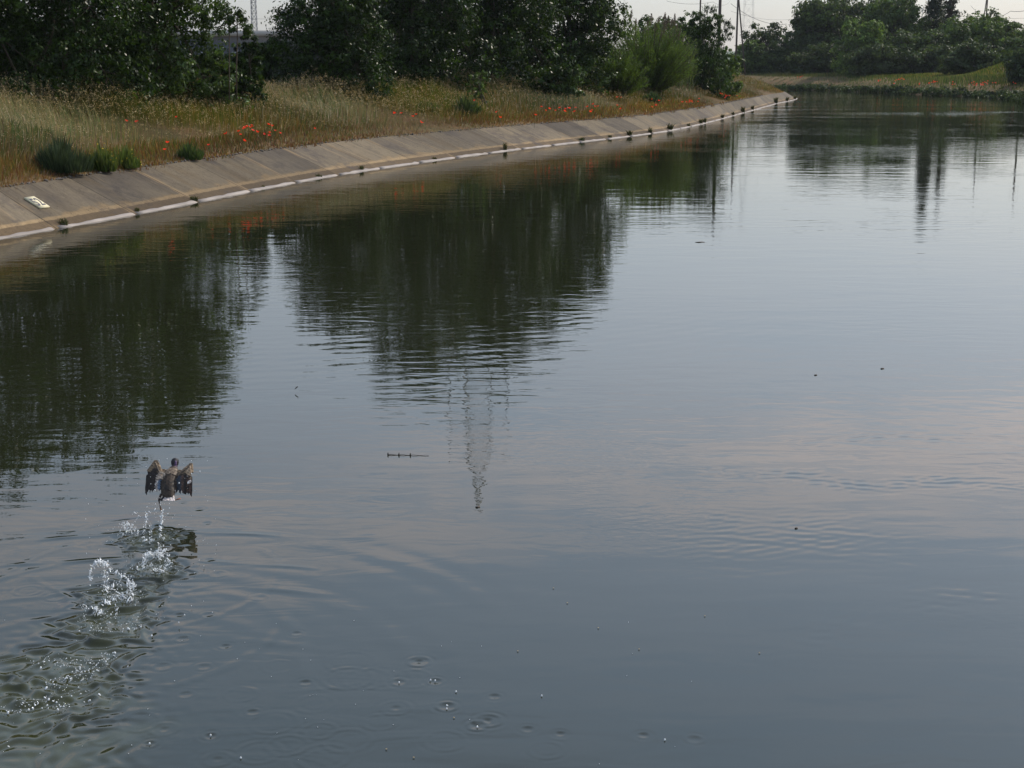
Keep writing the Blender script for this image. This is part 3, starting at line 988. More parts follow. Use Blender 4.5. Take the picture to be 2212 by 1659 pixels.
def make_tree(name, base, blobs, n, leaf, cols, label, cat, seed, group=None, trunk_r=0.14, farm=False, stems=1, **kw):
    root = empty(name, base, label, cat, group)
    bl = [(b[0], b[1], b[2], b[3], b[4], b[5]) for b in blobs]
    Vc, qc, C, P = foliage(seed, bl, n, leaf, cols, **kw)
    crown = link('crown', mesh('crown', Vc, qc, M_FARLEAF if farm else M_LEAF, C), root)
    mb = MB()
    r = np.random.default_rng(seed + 999)
    top = max(b[2] for b in bl)
    cx = np.mean([b[0] for b in bl]); cy = np.mean([b[1] for b in bl])
    for s in range(stems):
        bx, by = r.normal(0, 0.25 * (stems > 1), 2)
        tp = np.array([cx * 0.6 + r.normal(0, 0.15), cy * 0.6 + r.normal(0, 0.15), top])
        ts = np.linspace(0, 1, 6)
        pts = np.array([[bx, by, -0.15]]) * (1 - ts)[:, None] + tp * ts[:, None] + np.column_stack([np.sin(ts * 5 + s) * 0.08, np.cos(ts * 4 + s) * 0.08, 0 * ts])
        mb.tube(pts, trunk_r * (1 - 0.8 * ts) / math.sqrt(stems), 7)
        for b in bl[s::stems]:
            f = r.uniform(0.25, 0.7)
            a = np.array([bx, by, 0]) * (1 - f) + tp * f
            e = np.array(b[:3])
            m_ = (a + e) / 2 + [0, 0, 0.15 * np.linalg.norm(e - a)]
            mb.tube([a, m_, e], [trunk_r * 0.45, trunk_r * 0.3, trunk_r * 0.08], 5)
            for _ in range(3):
                e2 = e + unit(r.normal(0, 1, 3)) * np.array(b[3:]) * 0.9
                mb.tube([m_ * 0.4 + e * 0.6, (e + e2) / 2, e2], [trunk_r * 0.16, trunk_r * 0.1, trunk_r * 0.03], 4)
    link('trunk', mb.mesh('trunk', M_BARK, True), root)
    return root


def land_at(X, Y, side='l'):
    return float((land_left if side == 'l' else land_right)(np.array([X]), np.array([Y]))[0])


def blobs_random(seed, h, w, dpt, z0, nb, top_taper=0.6):
    """a lumpy crown: nb ellipsoids filling a w x dpt x (h - z0) volume"""
    r = np.random.default_rng(seed)
    out = []
    for k in range(nb):
        f = (k + 0.5) / nb
        zz = z0 + (h - z0) * (0.04 + 0.86 * f)
        prof = (0.92 + 0.2 * f) if f < 0.5 else math.sqrt(max(0.05, 1 - ((f - 0.5) / 0.56)**2))
        s = r.uniform(0.17, 0.25)
        for m_ in range(2):
            a = k * 2.399 + m_ * math.pi * r.uniform(0.8, 1.2)
            rr = r.uniform(0.35, 0.72) * (1 - 0.3 * m_)
            rz = min((h - z0) * r.uniform(0.12, 0.19), s * w * 0.9)
            out.append((math.cos(a) * w * 0.5 * rr * prof, math.sin(a) * dpt * 0.5 * rr * prof, min(zz + r.normal(0, 0.04) * h, h - rz * 0.9), w * s * (0.45 + 0.55 * prof), dpt * s * (0.45 + 0.55 * prof), rz))
    return out


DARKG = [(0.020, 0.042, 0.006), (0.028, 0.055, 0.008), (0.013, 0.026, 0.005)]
MIDG = [(0.042, 0.075, 0.017), (0.052, 0.086, 0.020), (0.032, 0.056, 0.014)]
BRIG = [(0.085, 0.135, 0.030), (0.075, 0.120, 0.030), (0.10, 0.15, 0.04)]


def near_tree(px, Y, h, width, n, leaf, cols, label, seed, z0=0.3, nb=14, name='broadleaf_tree', dpt=None, **kw):
    X = (px - CX) / F * Y
    zb = land_at(X, Y)
    dpt = dpt or width * 0.8
    bl = blobs_random(seed, h - zb, width, dpt, z0, nb)
    return make_tree(name, (X, Y, zb), bl, n, leaf, cols, label, 'tree', seed, group=kw.pop('group', None), **kw)


near_tree(-85, 50, 12.4, 8.6, 42000, 0.16, DARKG, 'dark broadleaf tree at the edge of the photo, cut off by its left side', 31, nb=13)
near_tree(160, 53, 12.0, 8.8, 46000, 0.16, DARKG, 'dark broadleaf tree with small sky gaps between the two beside it', 32, nb=13)
near_tree(360, 57, 11.8, 7.0, 42000, 0.18, MIDG + DARKG[:1], 'tree with glossy sunlit leaves hanging down its right side, beside the sky gap', 33, nb=13)
near_tree(726, 71, 10.3, 7.0, 38000, 0.18, DARKG, 'loose dark tree with separate leaves against the sky, right of the lattice mast', 34, nb=12)
near_tree(892, 80, 14.6, 10.0, 52000, 0.20, DARKG, 'tall black-green tree in the middle of the dense dark group', 35, nb=13)
near_tree(1062, 86, 15.5, 10.2, 52000, 0.22, DARKG, 'tallest dark tree, standing in front of the hidden pylon', 36, nb=13)
near_tree(1222, 94, 13.4, 8.5, 48000, 0.22, DARKG + MIDG, 'tree with glinting green leaves at the right end of the dark group', 37, nb=13)

# thinner, sunnier small plants at the foot of the trees
def shrub(px, py_top, Y, width, n, leaf, cols, label, seed, side='l', z0=0.0, nb=6, name='shrub', cat='shrub', farm=False, group=None, **kw):
    X = (px - CX) / F * Y
    zb = land_at(X, Y, side)
    top = PY(px, py_top, Y)[2] - zb
    w_ = width / F * Y
    bl = blobs_random(seed, max(top, 0.4), w_, w_ * 0.8, z0, max(4, nb - 1))
    return make_tree(name, (X, Y, zb), bl, n, leaf, cols, label, cat, seed, group, trunk_r=0.05, farm=farm, stems=2, **kw)


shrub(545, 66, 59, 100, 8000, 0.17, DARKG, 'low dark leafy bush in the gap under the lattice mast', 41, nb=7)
shrub(482, 108, 58, 150, 10000, 0.16, MIDG + BRIG, 'sunlit low bush with pale leaves below the glossy tree', 42, nb=7)
shrub(1035, 148, 76, 60, 2200, 0.13, BRIG, 'small bright sapling glowing at the foot of the dark trees', 43, nb=4)
shrub(1200, 140, 86, 150, 9000, 0.18, MIDG, 'low leafy bush with glinting leaves behind the poppies', 44, nb=7)
shrub(1548, 100, 133, 105, 9000, 0.26, BRIG, 'bright green rounded bush in front of the wide pole', 46, nb=8)
shrub(1508, 14, 124, 150, 20000, 0.28, DARKG, 'tall dark bristly bush behind the reed plumes', 47, nb=8, droop=-1.5, aspect=0.2)
shrub(1462, 30, 128, 150, 14000, 0.28, DARKG + MIDG, 'dark dense bush directly behind the drooping reed plumes', 49, nb=8)
shrub(1405, 34, 120, 150, 12000, 0.26, MIDG, 'green bush mostly hidden behind the reeds', 48, nb=7)

for k_, (px_, py_, Y_, w_, lab_) in enumerate([(30, 40, 58, 260, 'dark filler bush added for the shade behind the trunk of the leftmost tree'), (190, 40, 61, 260, 'dark filler bush added for the shade behind the second tree from the left'), (330, 50, 65, 200, 'dark filler bush added for the shade behind the glossy-leaved tree'), (600, 82, 74, 130, 'dark bush closing the gap in front of the long grey building'), (760, 20, 85, 230, 'dark filler bush added for the shade below the loose dark tree'), (930, 0, 93, 260, 'dark filler bush added for the shade below the tall black-green tree'), (1100, 0, 99, 260, 'dark filler bush added for the shade below the tallest dark tree'), (1270, 90, 102, 150, 'dark filler bush added for the shade between the glinting tree and the feathery bush')]):
    shrub(px_, py_, Y_, w_, 16000, 0.27, DARKG, lab_, 140 + k_, nb=7, name='filler_bush')  # bushes added behind the crowns to fill in shade and close sky gaps

# feathery tamarisk: upswept wands with tiny leaves
def feathery(px, py_top, Y, width, nst, label, seed):
    X = (px - CX) / F * Y
    zb = land_at(X, Y)
    root = empty('feathery_bush', (X, Y, zb), label, 'bush')
    r = np.random.default_rng(seed)
    top = PY(px, py_top, Y)[2] - zb
    w_ = width / F * Y
    ms, ml = MB(), MB()
    for k in range(nst):
        a = r.uniform(0, 2 * math.pi)
        ln = r.uniform(0.42, 1.08)
        sp = r.uniform(0, 1)**0.6
        e = np.array([math.cos(a) * w_ * 0.5 * sp, math.sin(a) * w_ * 0.4 * sp, top * ln * (1 - 0.35 * sp**2)])
        s = np.array([math.cos(a) * 0.35 * r.uniform(), math.sin(a) * 0.3 * r.uniform(), 0])
        m_ = s + (e - s) * 0.5 + np.array([0, 0, top * 0.12]) * (1 - sp)
        t = np.linspace(0, 1, 8)[:, None]
        pts = (1 - t)**2 * s + 2 * t * (1 - t) * m_ + t**2 * e
        if k % 2 == 0: ms.tube(pts, np.linspace(0.035, 0.010, 8), 4)
        nl = 150
        tt = r.uniform(0.12, 1, nl)[:, None]
        P = (1 - tt)**2 * s + 2 * tt * (1 - tt) * m_ + tt**2 * e + r.normal(0, 0.075, (nl, 3))
        dirv = unit((e - s) / np.linalg.norm(e - s) + r.normal(0, 0.35, (nl, 3)))
        sz = r.uniform(0.12, 0.23, nl)
        Bx = unit(np.cross(dirv, r.normal(0, 1, (nl, 3)))) * (sz * 0.09)[:, None]
        Vc, qc = cards(P, dirv * (sz * 0.5)[:, None], Bx)
        c = np.array([0.070, 0.110, 0.024]) * r.uniform(0.55, 1.4) * r.uniform(0.75, 1.25, nl)[:, None]
        ml.add(Vc, qc, np.repeat(c, 4, axis=0))
    link('foliage', ml.mesh('foliage', M_LEAF), root)
    link('stem', ms.mesh('stem', M_BARK), root)
    return root


feathery(1395, 48, 105, 235, 560, 'feathery light green bush with upswept wands below the reed plumes', 51)
feathery(1325, 105, 97, 150, 260, 'smaller feathery green bush beside the glinting tree', 52)

# giant reeds with plumes
def reeds(cx, Y, n, label):
    r = np.random.default_rng(61)
    X = (cx - CX) / F * Y
    zb = land_at(X, Y)
    root = empty('giant_reed', (X, Y, zb), label, 'reeds')
    st, pl = MB(), None
    tips = [(1408, 30), (1416, 50), (1424, 36), (1430, 58), (1437, 44), (1444, 34), (1447, 66), (1452, 40), (1458, 30), (1455, 70), (1464, 52), (1470, 60), (1478, 72), (1400, 44), (1394, 56), (1487, 92), (1437, 28), (1422, 66), (1365, 22), (1374, 40), (1350, 34), (1483, 100), (1440, 62)]
    M_PL = simple('reed_plume', (0.17, 0.125, 0.085), 0.9, 0.1, 0.3, 12)
    for px, py in tips:
        yy = Y + r.uniform(-1.5, 1.0)
        e = PY(px, py, yy) - np.array([X, Y, zb])
        s = np.array([e[0] - 0.5 + r.normal(0, 0.3), e[1], 0.0])
        m_ = (s + e) / 2 + [-0.15, 0, 0]
        t = np.linspace(0, 1, 7)[:, None]
        pts = (1 - t)**2 * s + 2 * t * (1 - t) * m_ + t**2 * e
        st.tube(pts, np.linspace(0.018, 0.010, 7), 4, (0.14, 0.12, 0.06))
        dirv = unit(pts[-1] - pts[-2])
        pm = MB()
        n_ = 190
        tt = r.uniform(0, 1, n_)
        ln = 0.95
        P = e - dirv * (ln * (1 - tt))[:, None] + r.normal(0, 1, (n_, 3)) * (0.065 * np.sin(np.pi * np.clip(tt * 0.9 + 0.1, 0, 1)) + 0.008)[:, None]
        A = unit(dirv + r.normal(0, 0.3, (n_, 3))) * 0.085
        Bv = unit(np.cross(A, r.normal(0, 1, (n_, 3)))) * 0.016
        Vc, qc = cards(P, A, Bv)
        pm.add(Vc, qc)
        link('plume', pm.mesh('plume', M_PL), root)
    link('stem', st.mesh('stem', M_GRASS), root)
    # long arching leaf blades
    nb = 900
    P = np.column_stack([r.uniform(-2.2, 1.6, nb), r.uniform(-1.2, 1.2, nb), r.uniform(0.2, 3.2, nb)])
    Vb, qd, tr, C, tp = blades(P, r.uniform(0.5, 1.1, nb), np.full(nb, 0.05), np.array([0.085, 0.115, 0.04]) * r.uniform(0.6, 1.2, nb)[:, None], 0.9, 62)
    mb = MB(); mb.add(Vb, [qd, tr], C)
    link('foliage', mb.mesh('foliage', M_GRASS), root)


reeds(1445, 115, 23, 'clump of giant reeds with drooping brown plumes above the feathery bush')

# slender young tree with tufted tips in the sky gap
root = empty('young_tree', (0, 0, 0), 'spindly young tree with tufted branch ends in the sky gap', 'tree')
b0 = PY(497, 200, 56); base = np.array([b0[0], 56.0, land_at(b0[0], 56.0)])
root.location = base
tr_, cr_ = MB(), MB()
r = np.random.default_rng(71)
for (pts, rad_) in [([(495, 215), (495, 150), (495, 88), (496, 40)], 0.03), ([(512, 215), (512, 150), (512, 88), (511, 30)], 0.03), ([(470, 60), (483, 56), (495, 48), (503, 52), (511, 60)], 0.02), ([(470, 60), (483, 62), (500, 66), (520, 66)], 0.018), ([(511, 56), (518, 50), (524, 44)], 0.018), ([(511, 58), (520, 60), (528, 62)], 0.018), ([(478, 44), (495, 34), (511, 28)], 0.018), ([(495, 48), (503, 53), (511, 57)], 0.015)]:
    tr_.tube([PY(a, b, 56) - base + r.normal(0, 0.03, 3) for a, b in pts], np.linspace(rad_, rad_ * 0.6, len(pts)), 5)
for (a, b, s) in [(515, 26, 0.24), (500, 38, 0.20), (504, 64, 0.20), (525, 42, 0.20), (530, 60, 0.30), (536, 66, 0.24), (498, 46, 0.2), (480, 30, .3), (478, 12, .35)]:
    c = PY(a, b, 56) - base
    Vc, qc, C, _ = foliage(int(a * 7 + b), [(c[0], c[1], c[2], s, s, s * 0.8)], 230, 0.11, MIDG, clump=0.5, per=20, shell=0.1)
    cr_.add(Vc, qc, C)
link('trunk', tr_.mesh('trunk', M_BARK), root)
link('crown', cr_.mesh('crown', M_LEAF), root)

# ---- weeds at the top of the lining
def weed(px, py_base, hpx, wpx, n, cols, label, name, seed, thin=0.010, lean=0.8, flowers=None, cat='plant'):
    g = ray_land(px, py_base, 0.0, land_left, 26, 140)
    if g is None: return
    r = np.random.default_rng(seed)
    Y = g[1]
    root = empty(name, g, label, cat)
    H, W_ = hpx / F * Y * 1.35, wpx / F * Y
    a = r.uniform(0, 2 * np.pi, n); q_ = r.uniform(0, 1, n)**0.5
    nk = 6
    kx = r.uniform(-0.42, 0.42, nk) * W_; ky = r.uniform(-0.3, 0.3, nk) * W_
    kh = (1 - 0.55 * (np.abs(kx) / (0.45 * W_))**1.5) * r.uniform(0.65, 1.05, nk); kw = r.uniform(0.16, 0.30, nk) * W_
    kk = r.integers(0, nk, n)
    P = np.column_stack([kx[kk] + np.cos(a) * q_ * kw[kk], ky[kk] + np.sin(a) * q_ * kw[kk], r.uniform(-0.02, 0.45, n) * H * kh[kk] * (1 - 0.8 * q_**2)])
    hh = (H * kh[kk] - P[:, 2]) * r.uniform(0.3, 1.0, n)**0.7 * (1 - 0.6 * q_**2)
    hh *= np.where(r.uniform(0, 1, n) < 0.05, 1.5, 1.0)
    c = np.array(cols)[r.choice(len(cols), n)] * r.uniform(0.6, 1.3, n)[:, None]
    # blades lean outwards
    th = r.uniform(0, 2 * np.pi, n)
    s = np.stack([np.cos(th), np.sin(th), 0 * th], 1) * (np.full(n, thin) * r.uniform(0.6, 1.4, n))[:, None]
    outv = np.column_stack([np.cos(a), np.sin(a), 0 * a]) * (q_ * lean * hh * 0.7)[:, None] + r.normal(0, 0.05, (n, 3)) * hh[:, None]
    m1 = P + np.column_stack([0 * a, 0 * a, hh * 0.55]) + outv * 0.45
    tp = P + np.column_stack([0 * a, 0 * a, hh]) + outv
    V_ = np.stack([P - s, P + s, m1 + s, m1 - s, tp], 1).reshape(-1, 3)
    b = np.arange(n)[:, None] * 5
    mb = MB(); mb.add(V_, [b + np.array([[0, 1, 2, 3]]), b + np.array([[3, 2, 4]])], np.repeat(c, 5, axis=0))
    link('foliage', mb.mesh('foliage', M_GRASS), root)
    if flowers:
        fb = MB()
        for _ in range(flowers[0]):
            k = r.integers(n)
            A = unit(r.normal(0, 1, (4, 3)) + [0, 0, 0]) * 0.02
            B2 = unit(np.cross(A, r.normal(0, 1, (4, 3)))) * 0.016
            Vc, qc = cards(np.repeat(tp[k][None], 4, 0) + r.normal(0, 0.008, (4, 3)), A, B2)
            fb.add(Vc, qc, flowers[1])
        link('blossom', fb.mesh('blossom', colmat('petals_' + name)), root)
    return root


BROOM = [(0.040, 0.066, 0.030), (0.050, 0.078, 0.036), (0.030, 0.045, 0.020)]
LUSH = [(0.085, 0.13, 0.025), (0.065, 0.105, 0.022), (0.11, 0.14, 0.03)]
weed(132, 372, 76, 98, 3000, BROOM, 'round dark green broom bush above the concrete, near the numbered plate', 'broom_bush', 81, 0.010, 0.75, cat='bush')
weed(216, 372, 50, 62, 700, LUSH, 'lush green weeds with yellow flowers right of the broom bush', 'flowering_weed', 82, 0.016, 0.6, (26, (0.55, 0.40, 0.03)))
weed(268, 364, 44, 58, 800, LUSH, 'bright green spiky weed just above the lining edge', 'green_weed', 83, 0.014, 0.7, (10, (0.50, 0.38, 0.03)))
weed(413, 346, 34, 58, 700, [(0.05, 0.085, 0.022), (0.06, 0.1, 0.028)], 'dark green leafy weed on the lip of the lining', 'leafy_weed', 84, 0.022, 0.8)
weed(1010, 250, 40, 70, 900, [(0.07, 0.11, 0.03), (0.06, 0.09, 0.03)], 'soft green weed tuft amid dry grass below the dark trees', 'green_weed', 85, 0.03, 0.7)
weed(925, 243, 30, 60, 500, [(0.08, 0.12, 0.03), (0.1, 0.12, 0.03)], 'yellowish green weed left of the soft tuft', 'green_weed', 86, 0.03, 0.7, (10, (0.45, 0.36, 0.04)))
weed(1395, 222, 26, 60, 500, [(0.05, 0.085, 0.03)], 'dark green weed beneath the feathery bush', 'green_weed', 87, 0.05, 0.7)
weed(1512, 196, 22, 48, 400, [(0.045, 0.075, 0.03)], 'small round green weed in pale grass near the pole', 'green_weed', 88, 0.06, 0.7)
weed(40, 300, 44, 120, 900, [(0.09, 0.11, 0.03), (0.07, 0.09, 0.03)], 'wide green weed patch deep in the tall dry grass', 'green_weed', 89, 0.014, 0.8)

# ---- tufts growing at the waterline on the ledge
TUFT = [(131, 489, 16, 26), (279, 461, 9, 10), (401, 436, 11, 22), (571, 406, 5, 10), (700, 384, 7, 22), (761, 369, 10, 10), (911, 346, 6, 14), (1066, 325, 15, 10), (1253, 306, 8, 16), (1310, 299, 7, 10), (1359, 294, 12, 12), (1402, 288, 11, 10), (1448, 282, 14, 18),
        (1483, 274, 6, 8), (1510, 268, 9, 10), (1521, 266, 10, 10), (1561, 256, 8, 8), (1583, 250, 7, 8), (1602, 244, 12, 12), (1626, 238, 9, 8), (1675, 224, 12, 10), (1694, 219, 8, 7), (1706, 215, 7, 6)]
TUFT_LAB = {0: 'largest waterline weed tuft, below the numbered plate', 1: 'small weed tuft in the second gap of the pale ledge', 2: 'rounded weed tuft in the third gap of the pale ledge', 5: 'weed sprig at the ledge with one tall upright shoot', 7: 'lone taller weed sprig midway along the pale ledge'}
for k, (px, py, hp, wp) in enumerate(TUFT):
    i0 = w_index(px, py)
    p = bank_pt(i0, 0.06); p[2] = 0.03
    Y = p[1]
    r = np.random.default_rng(300 + k)
    n = 160 if k < 3 else 90
    H, W_ = hp / F * Y * 1.1, wp / F * Y
    a = r.uniform(0, 2 * np.pi, n); q_ = r.uniform(0, 1, n)**0.6
    P = np.column_stack([np.cos(a) * q_ * W_ * 0.35, np.sin(a) * q_ * 0.08, r.uniform(-0.04, H * 0.3, n)])
    hh = H * r.uniform(0.25, 1, n)
    c = np.array([(0.055, 0.075, 0.02), (0.08, 0.09, 0.025), (0.11, 0.09, 0.04)])[r.choice(3, n)] * r.uniform(0.5, 1.2, n)[:, None]
    Vb, qd, tr, C, tp = blades(P, hh, np.maximum(0.012, Y * 0.0004) * r.uniform(0.7, 1.6, n), c, 0.9, 400 + k)
    mb = MB(); mb.add(Vb, [qd, tr], C)
    o = link('waterline_weed', mb.mesh('waterline_weed', M_GRASS), None, p)
    far = k > 12
    lab = TUFT_LAB.get(k, 'tiny weed tuft sprouting from the distant stretch of ledge' if far else 'small weed tuft sprouting from a gap in the middle of the ledge')
    tag(o, lab, 'weed', 'distant weeds along the ledge' if far else ('weeds in the middle of the ledge' if k not in TUFT_LAB else 'weeds along the ledge'))

# ---- poppies
def poppy_mesh(seed, s=1.0):
    r = np.random.default_rng(seed)
    mb = MB()
    mb.tube([(0, 0, -0.45), (0.01, 0.0, -0.2), (0, 0, 0)], 0.004 * s, 4, (0.06, 0.09, 0.03))
    for k in range(5):
        a = k * 2 * math.pi / 5 + r.uniform(-0.2, 0.2)
        ca, sa = math.cos(a), math.sin(a)
        up = r.uniform(0.02, 0.05)
        pr = 0.055 * s * r.uniform(0.85, 1.2)
        V_ = [(0, 0, 0)]
        for t in (-0.62, -0.25, 0.25, 0.62):
            c2, s2 = math.cos(a + t), math.sin(a + t)
            V_.append((c2 * pr * 0.95, s2 * pr * 0.95, up * s + r.uniform(-0.008, 0.008)))
        V_.append((ca * pr * 0.5, sa * pr * 0.5, up * 0.3 * s))
        mb.add(V_, np.array([(0, 1, 5), (5, 1, 2), (5, 2, 3), (5, 3, 4), (0, 5, 4)]), np.array([0.86, 0.05, 0.02]) * r.uniform(0.85, 1.1))
    mb.add(ico_v * 0.010 * s + [0, 0, 0.012], ico_f, (0.02, 0.02, 0.015))
    return mb.mesh('poppy', M_POP)


M_POP = leafmat('poppy_petals', 0.5, 0.3, 0.4, (1.35, 1.3, 1.0))
POP = [poppy_mesh(k, 1.0) for k in range(4)]
POPF = [poppy_mesh(10 + k, 2.0) for k in range(3)]
c1 = [(x * .3418, y * .3418 + 243) for x, y in [(1510, 125), (1522, 143), (1540, 105), (1560, 92), (1590, 85), (1598, 115), (1625, 122), (1545, 95), (1670, 140), (1705, 130), (1700, 150), (1740, 118), (1770, 133), (1695, 80), (1722, 87), (1545, 185), (1320, 228), (1058, 195), (1043, 247), (1115, 33), (865, 60), (800, 57), (1990, 105), (1430, 140), (1580, 95), (1596, 92), (1550, 100), (1632, 128)]]
c2 = [(540 + x * .25, y * .25) for x, y in [(1250, 985), (1308, 985), (1440, 995), (1410, 1012), (1480, 1062), (1940, 873), (2130, 975), (2165, 1028), (160, 1078)]]
c3 = [(1080 + x * .25, y * .25) for x, y in [(360, 927), (396, 957), (426, 943), (480, 957), (515, 935), (567, 945), (597, 935), (605, 940), (655, 933), (643, 968), (560, 965), (757, 925), (805, 905), (820, 925), (850, 920), (795, 955), (780, 968), (310, 1015), (1015, 843), (1047, 843), (1012, 912), (1040, 945), (1315, 860), (1377, 873), (1350, 913), (1312, 940), (1575, 885), (1610, 882), (1640, 870), (1655, 878), (1665, 885), (1720, 855), (1712, 890), (1905, 810), (1920, 815), (1950, 825), (1965, 830), (1985, 828), (1955, 835), (2047, 845), (1945, 850), (1640, 885)]]
c4 = [(1633 + x * .2617, y * .2617) for x, y in [(340, 650), (360, 640), (380, 632), (1020, 665), (1000, 668), (1150, 665), (1185, 658), (1215, 658), (1130, 695), (1340, 695), (1420, 692), (1440, 685), (1470, 680), (1485, 680), (1630, 700), (1610, 700), (1770, 690), (1790, 692), (1810, 697), (1840, 700), (1875, 683), (1885, 685), (1860, 690), (1800, 710), (1940, 690), (1170, 660), (1455, 685), (1850, 710), (1880, 480), (2110, 685)]]
def pop_label(px, py):
    if px < 480: return 'lone red poppy in the dry grass left of the dense poppy cluster', 'lone poppies left of the dense cluster'
    if px < 625: return 'red poppy in the dense cluster nearest the numbered plate', 'poppies of the dense cluster'
    if px < 1100: return 'scattered red poppy in the grass below the tall dark trees', 'scattered poppies below the dark trees'
    if px < 1320: return 'red poppy in the long row in front of the glinting tree', 'poppies of the long row'
    if px < 1460: return 'red poppy below the feathery green bush', 'poppies below the feathery bush'
    return 'red poppy in the patch near the far end of the lining', 'poppies near the end of the lining'


r = np.random.default_rng(90)
for px, py in c1 + c2 + c3:
    hgt = 0.42 if px > 330 else 0.35
    g = ray_land(px, py, hgt, land_left, 28, 200)
    if g is None: continue
    o = link('poppy', POP[r.integers(4)])
    # stand just in front of the tall grass that would hide it
    o.location = (g[0] * 0.982, g[1] * 0.982, CAMZ + (g[2] + hgt - CAMZ) * 0.982)
    s = (1.0 if g[1] < 60 else 1.25) * r.uniform(0.8, 1.2)
    o.scale = (s, s, s)
    o.rotation_euler = (r.uniform(-0.1, 0.7), r.uniform(-0.4, 0.4), r.uniform(0, 6))
    lab, grp = pop_label(px, py)
    tag(o, lab, 'poppy', grp)
for px, py in c4:
    g = ray_land(px, py, 0.75, land_right, 130, 300)
    if g is None: continue
    for k in range(2):
        o = link('poppy', POPF[r.integers(3)])
        o.location = (g[0] + r.normal(0, 0.35) * k, g[1] - 0.6, g[2] + 0.80 + r.normal(0, 0.12) * k)
        s = r.uniform(0.6, 1.0)
        o.scale = (s, s, s)
        o.rotation_euler = (r.uniform(0.3, 1.0), r.uniform(-0.4, 0.4), r.uniform(-0.5, 0.5))
        tag(o, 'distant red poppy on the grassy far side of the bend', 'poppy', 'poppies on the far bank')

# ---- trees beyond the bend
FAR = dict(farm=True)
def far_tree(px, py_top, Y, wpx, n, leaf, cols, label, seed, nb=10, z0=0.2, name='distant_tree', **kw):
    X = (px - CX) / F * Y
    zb = land_at(X, Y, 'r' if Y > 215 or X > 50 else 'l')
    top = PY(px, py_top, Y)[2] - zb
    w_ = 1.6 * wpx / F * Y
    n = int(n * 2.1)
    top *= 1.04
    bl = blobs_random(seed, top, w_, w_ * 0.7, z0, nb)
    return make_tree(name, (X, Y, zb), bl, n, leaf, cols, label, 'tree', seed, None, trunk_r=0.3, farm=True, clump=0.3, **kw)


FD = [(0.036, 0.055, 0.020), (0.044, 0.064, 0.023)]
FM = [(0.056, 0.090, 0.026), (0.066, 0.100, 0.028)]
FB = [(0.085, 0.135, 0.032), (0.095, 0.145, 0.036)]
far_tree(1640, 56, 288, 80, 5000, 0.55, FD, 'low rounded dark tree beyond the bend, right of the braced post', 201)
far_tree(1612, 92, 280, 70, 4500, 0.5, FM, 'low green bush standing in front of the braced post', 202, nb=8, name='distant_bush')
far_tree(1700, 88, 280, 120, 5500, 0.5, FD, 'dark low thicket under the rounded tree beyond the bend', 203, nb=9, name='distant_bush')
far_tree(1734, 4, 286, 70, 7000, 0.6, FD, 'tall loose-crowned dark tree, first of the tall ones beyond the bend', 204, nb=11)
far_tree(1796, -4, 288, 110, 9000, 0.6, FD, 'tallest dark tree of the far group, reaching the top of the photo', 205, nb=12)
far_tree(1865, -8, 280, 90, 7000, 0.6, FD, 'tall dark tree behind the light green one', 206, nb=11)
far_tree(1838, 42, 256, 80, 6500, 0.5, FB, 'light green tree standing out in front of the dark far trees', 207, nb=10)
far_tree(1912, 2, 270, 110, 8000, 0.6, FM, 'broad green tree just left of the cypress', 208, nb=11)
far_tree(1935, 70, 254, 110, 6500, 0.5, FD + FM, 'mid-height bush below the broad green tree', 209, nb=9, name='distant_bush')
far_tree(1990, 66, 256, 110, 6500, 0.5, FD + FM, 'bushy tree hiding the foot of the cypress', 210, nb=9)
far_tree(2050, 44, 258, 110, 7500, 0.5, FM, 'leafy tree in front of the A-frame pole', 211, nb=10)
far_tree(2104, 28, 262, 100, 7500, 0.5, FM + FB, 'tree with bright sunlit top around the A-frame pole', 212, nb=10)
far_tree(2150, 58, 255, 80, 5500, 0.5, FB, 'bright green tree at the crest of the grassy slope', 213, nb=9)
far_tree(2085, 92, 246, 110, 5000, 0.5, FD, 'dark bush at the foot of the grassy slope', 214, nb=8, name='distant_bush')
far_tree(1770, 96, 270, 110, 5000, 0.5, FD, 'dark undergrowth below the tall far trees', 215, nb=8, name='distant_bush')
far_tree(1880, 100, 248, 110, 5000, 0.5, FD, 'dark undergrowth below the light green tree', 216, nb=8, name='distant_bush')
far_tree(2010, 100, 247, 110, 5000, 0.5, FD, 'dark undergrowth below the cypress', 217, nb=8, name='distant_bush')
far_tree(2196, 92, 196, 74, 6500, 0.42, FD, 'dark bush at the right edge beside the grassy slope', 218, nb=9, name='distant_bush')
far_tree(2188, 112, 186, 62, 6000, 0.42, FD, 'dark spreading bush right of the grassy slope, above the far waterline', 222, nb=8, name='distant_bush')
far_tree(2068, 98, 226, 78, 6000, 0.45, FD, 'dark bush left of the grassy slope', 223, nb=8, name='distant_bush')
far_tree(2186, 78, 250, 36, 2500, 0.4, FD, 'small round tree at the base of the single pole', 219, nb=5)
far_tree(2240, 78, 225, 60, 4000, 0.45, FD, 'dark tree just outside the right side of the photo', 220, nb=7)

far_tree(1756, -14, 282, 100, 7000, 0.6, FD + FM, 'tall tree filling the gap between the first two tall far trees', 242)
far_tree(1908, -2, 288, 100, 7000, 0.6, FD, 'dark tree behind the broad green one', 243)
far_tree(1958, 44, 276, 70, 5000, 0.55, FM, 'green tree close against the left side of the cypress', 244)
far_tree(2128, 44, 250, 90, 5500, 0.5, FM, 'rounded sunlit tree above the grassy slope', 245)
far_tree(2168, 84, 240, 70, 4500, 0.45, FM, 'low leafy tree leaning over the top of the grassy slope', 246)

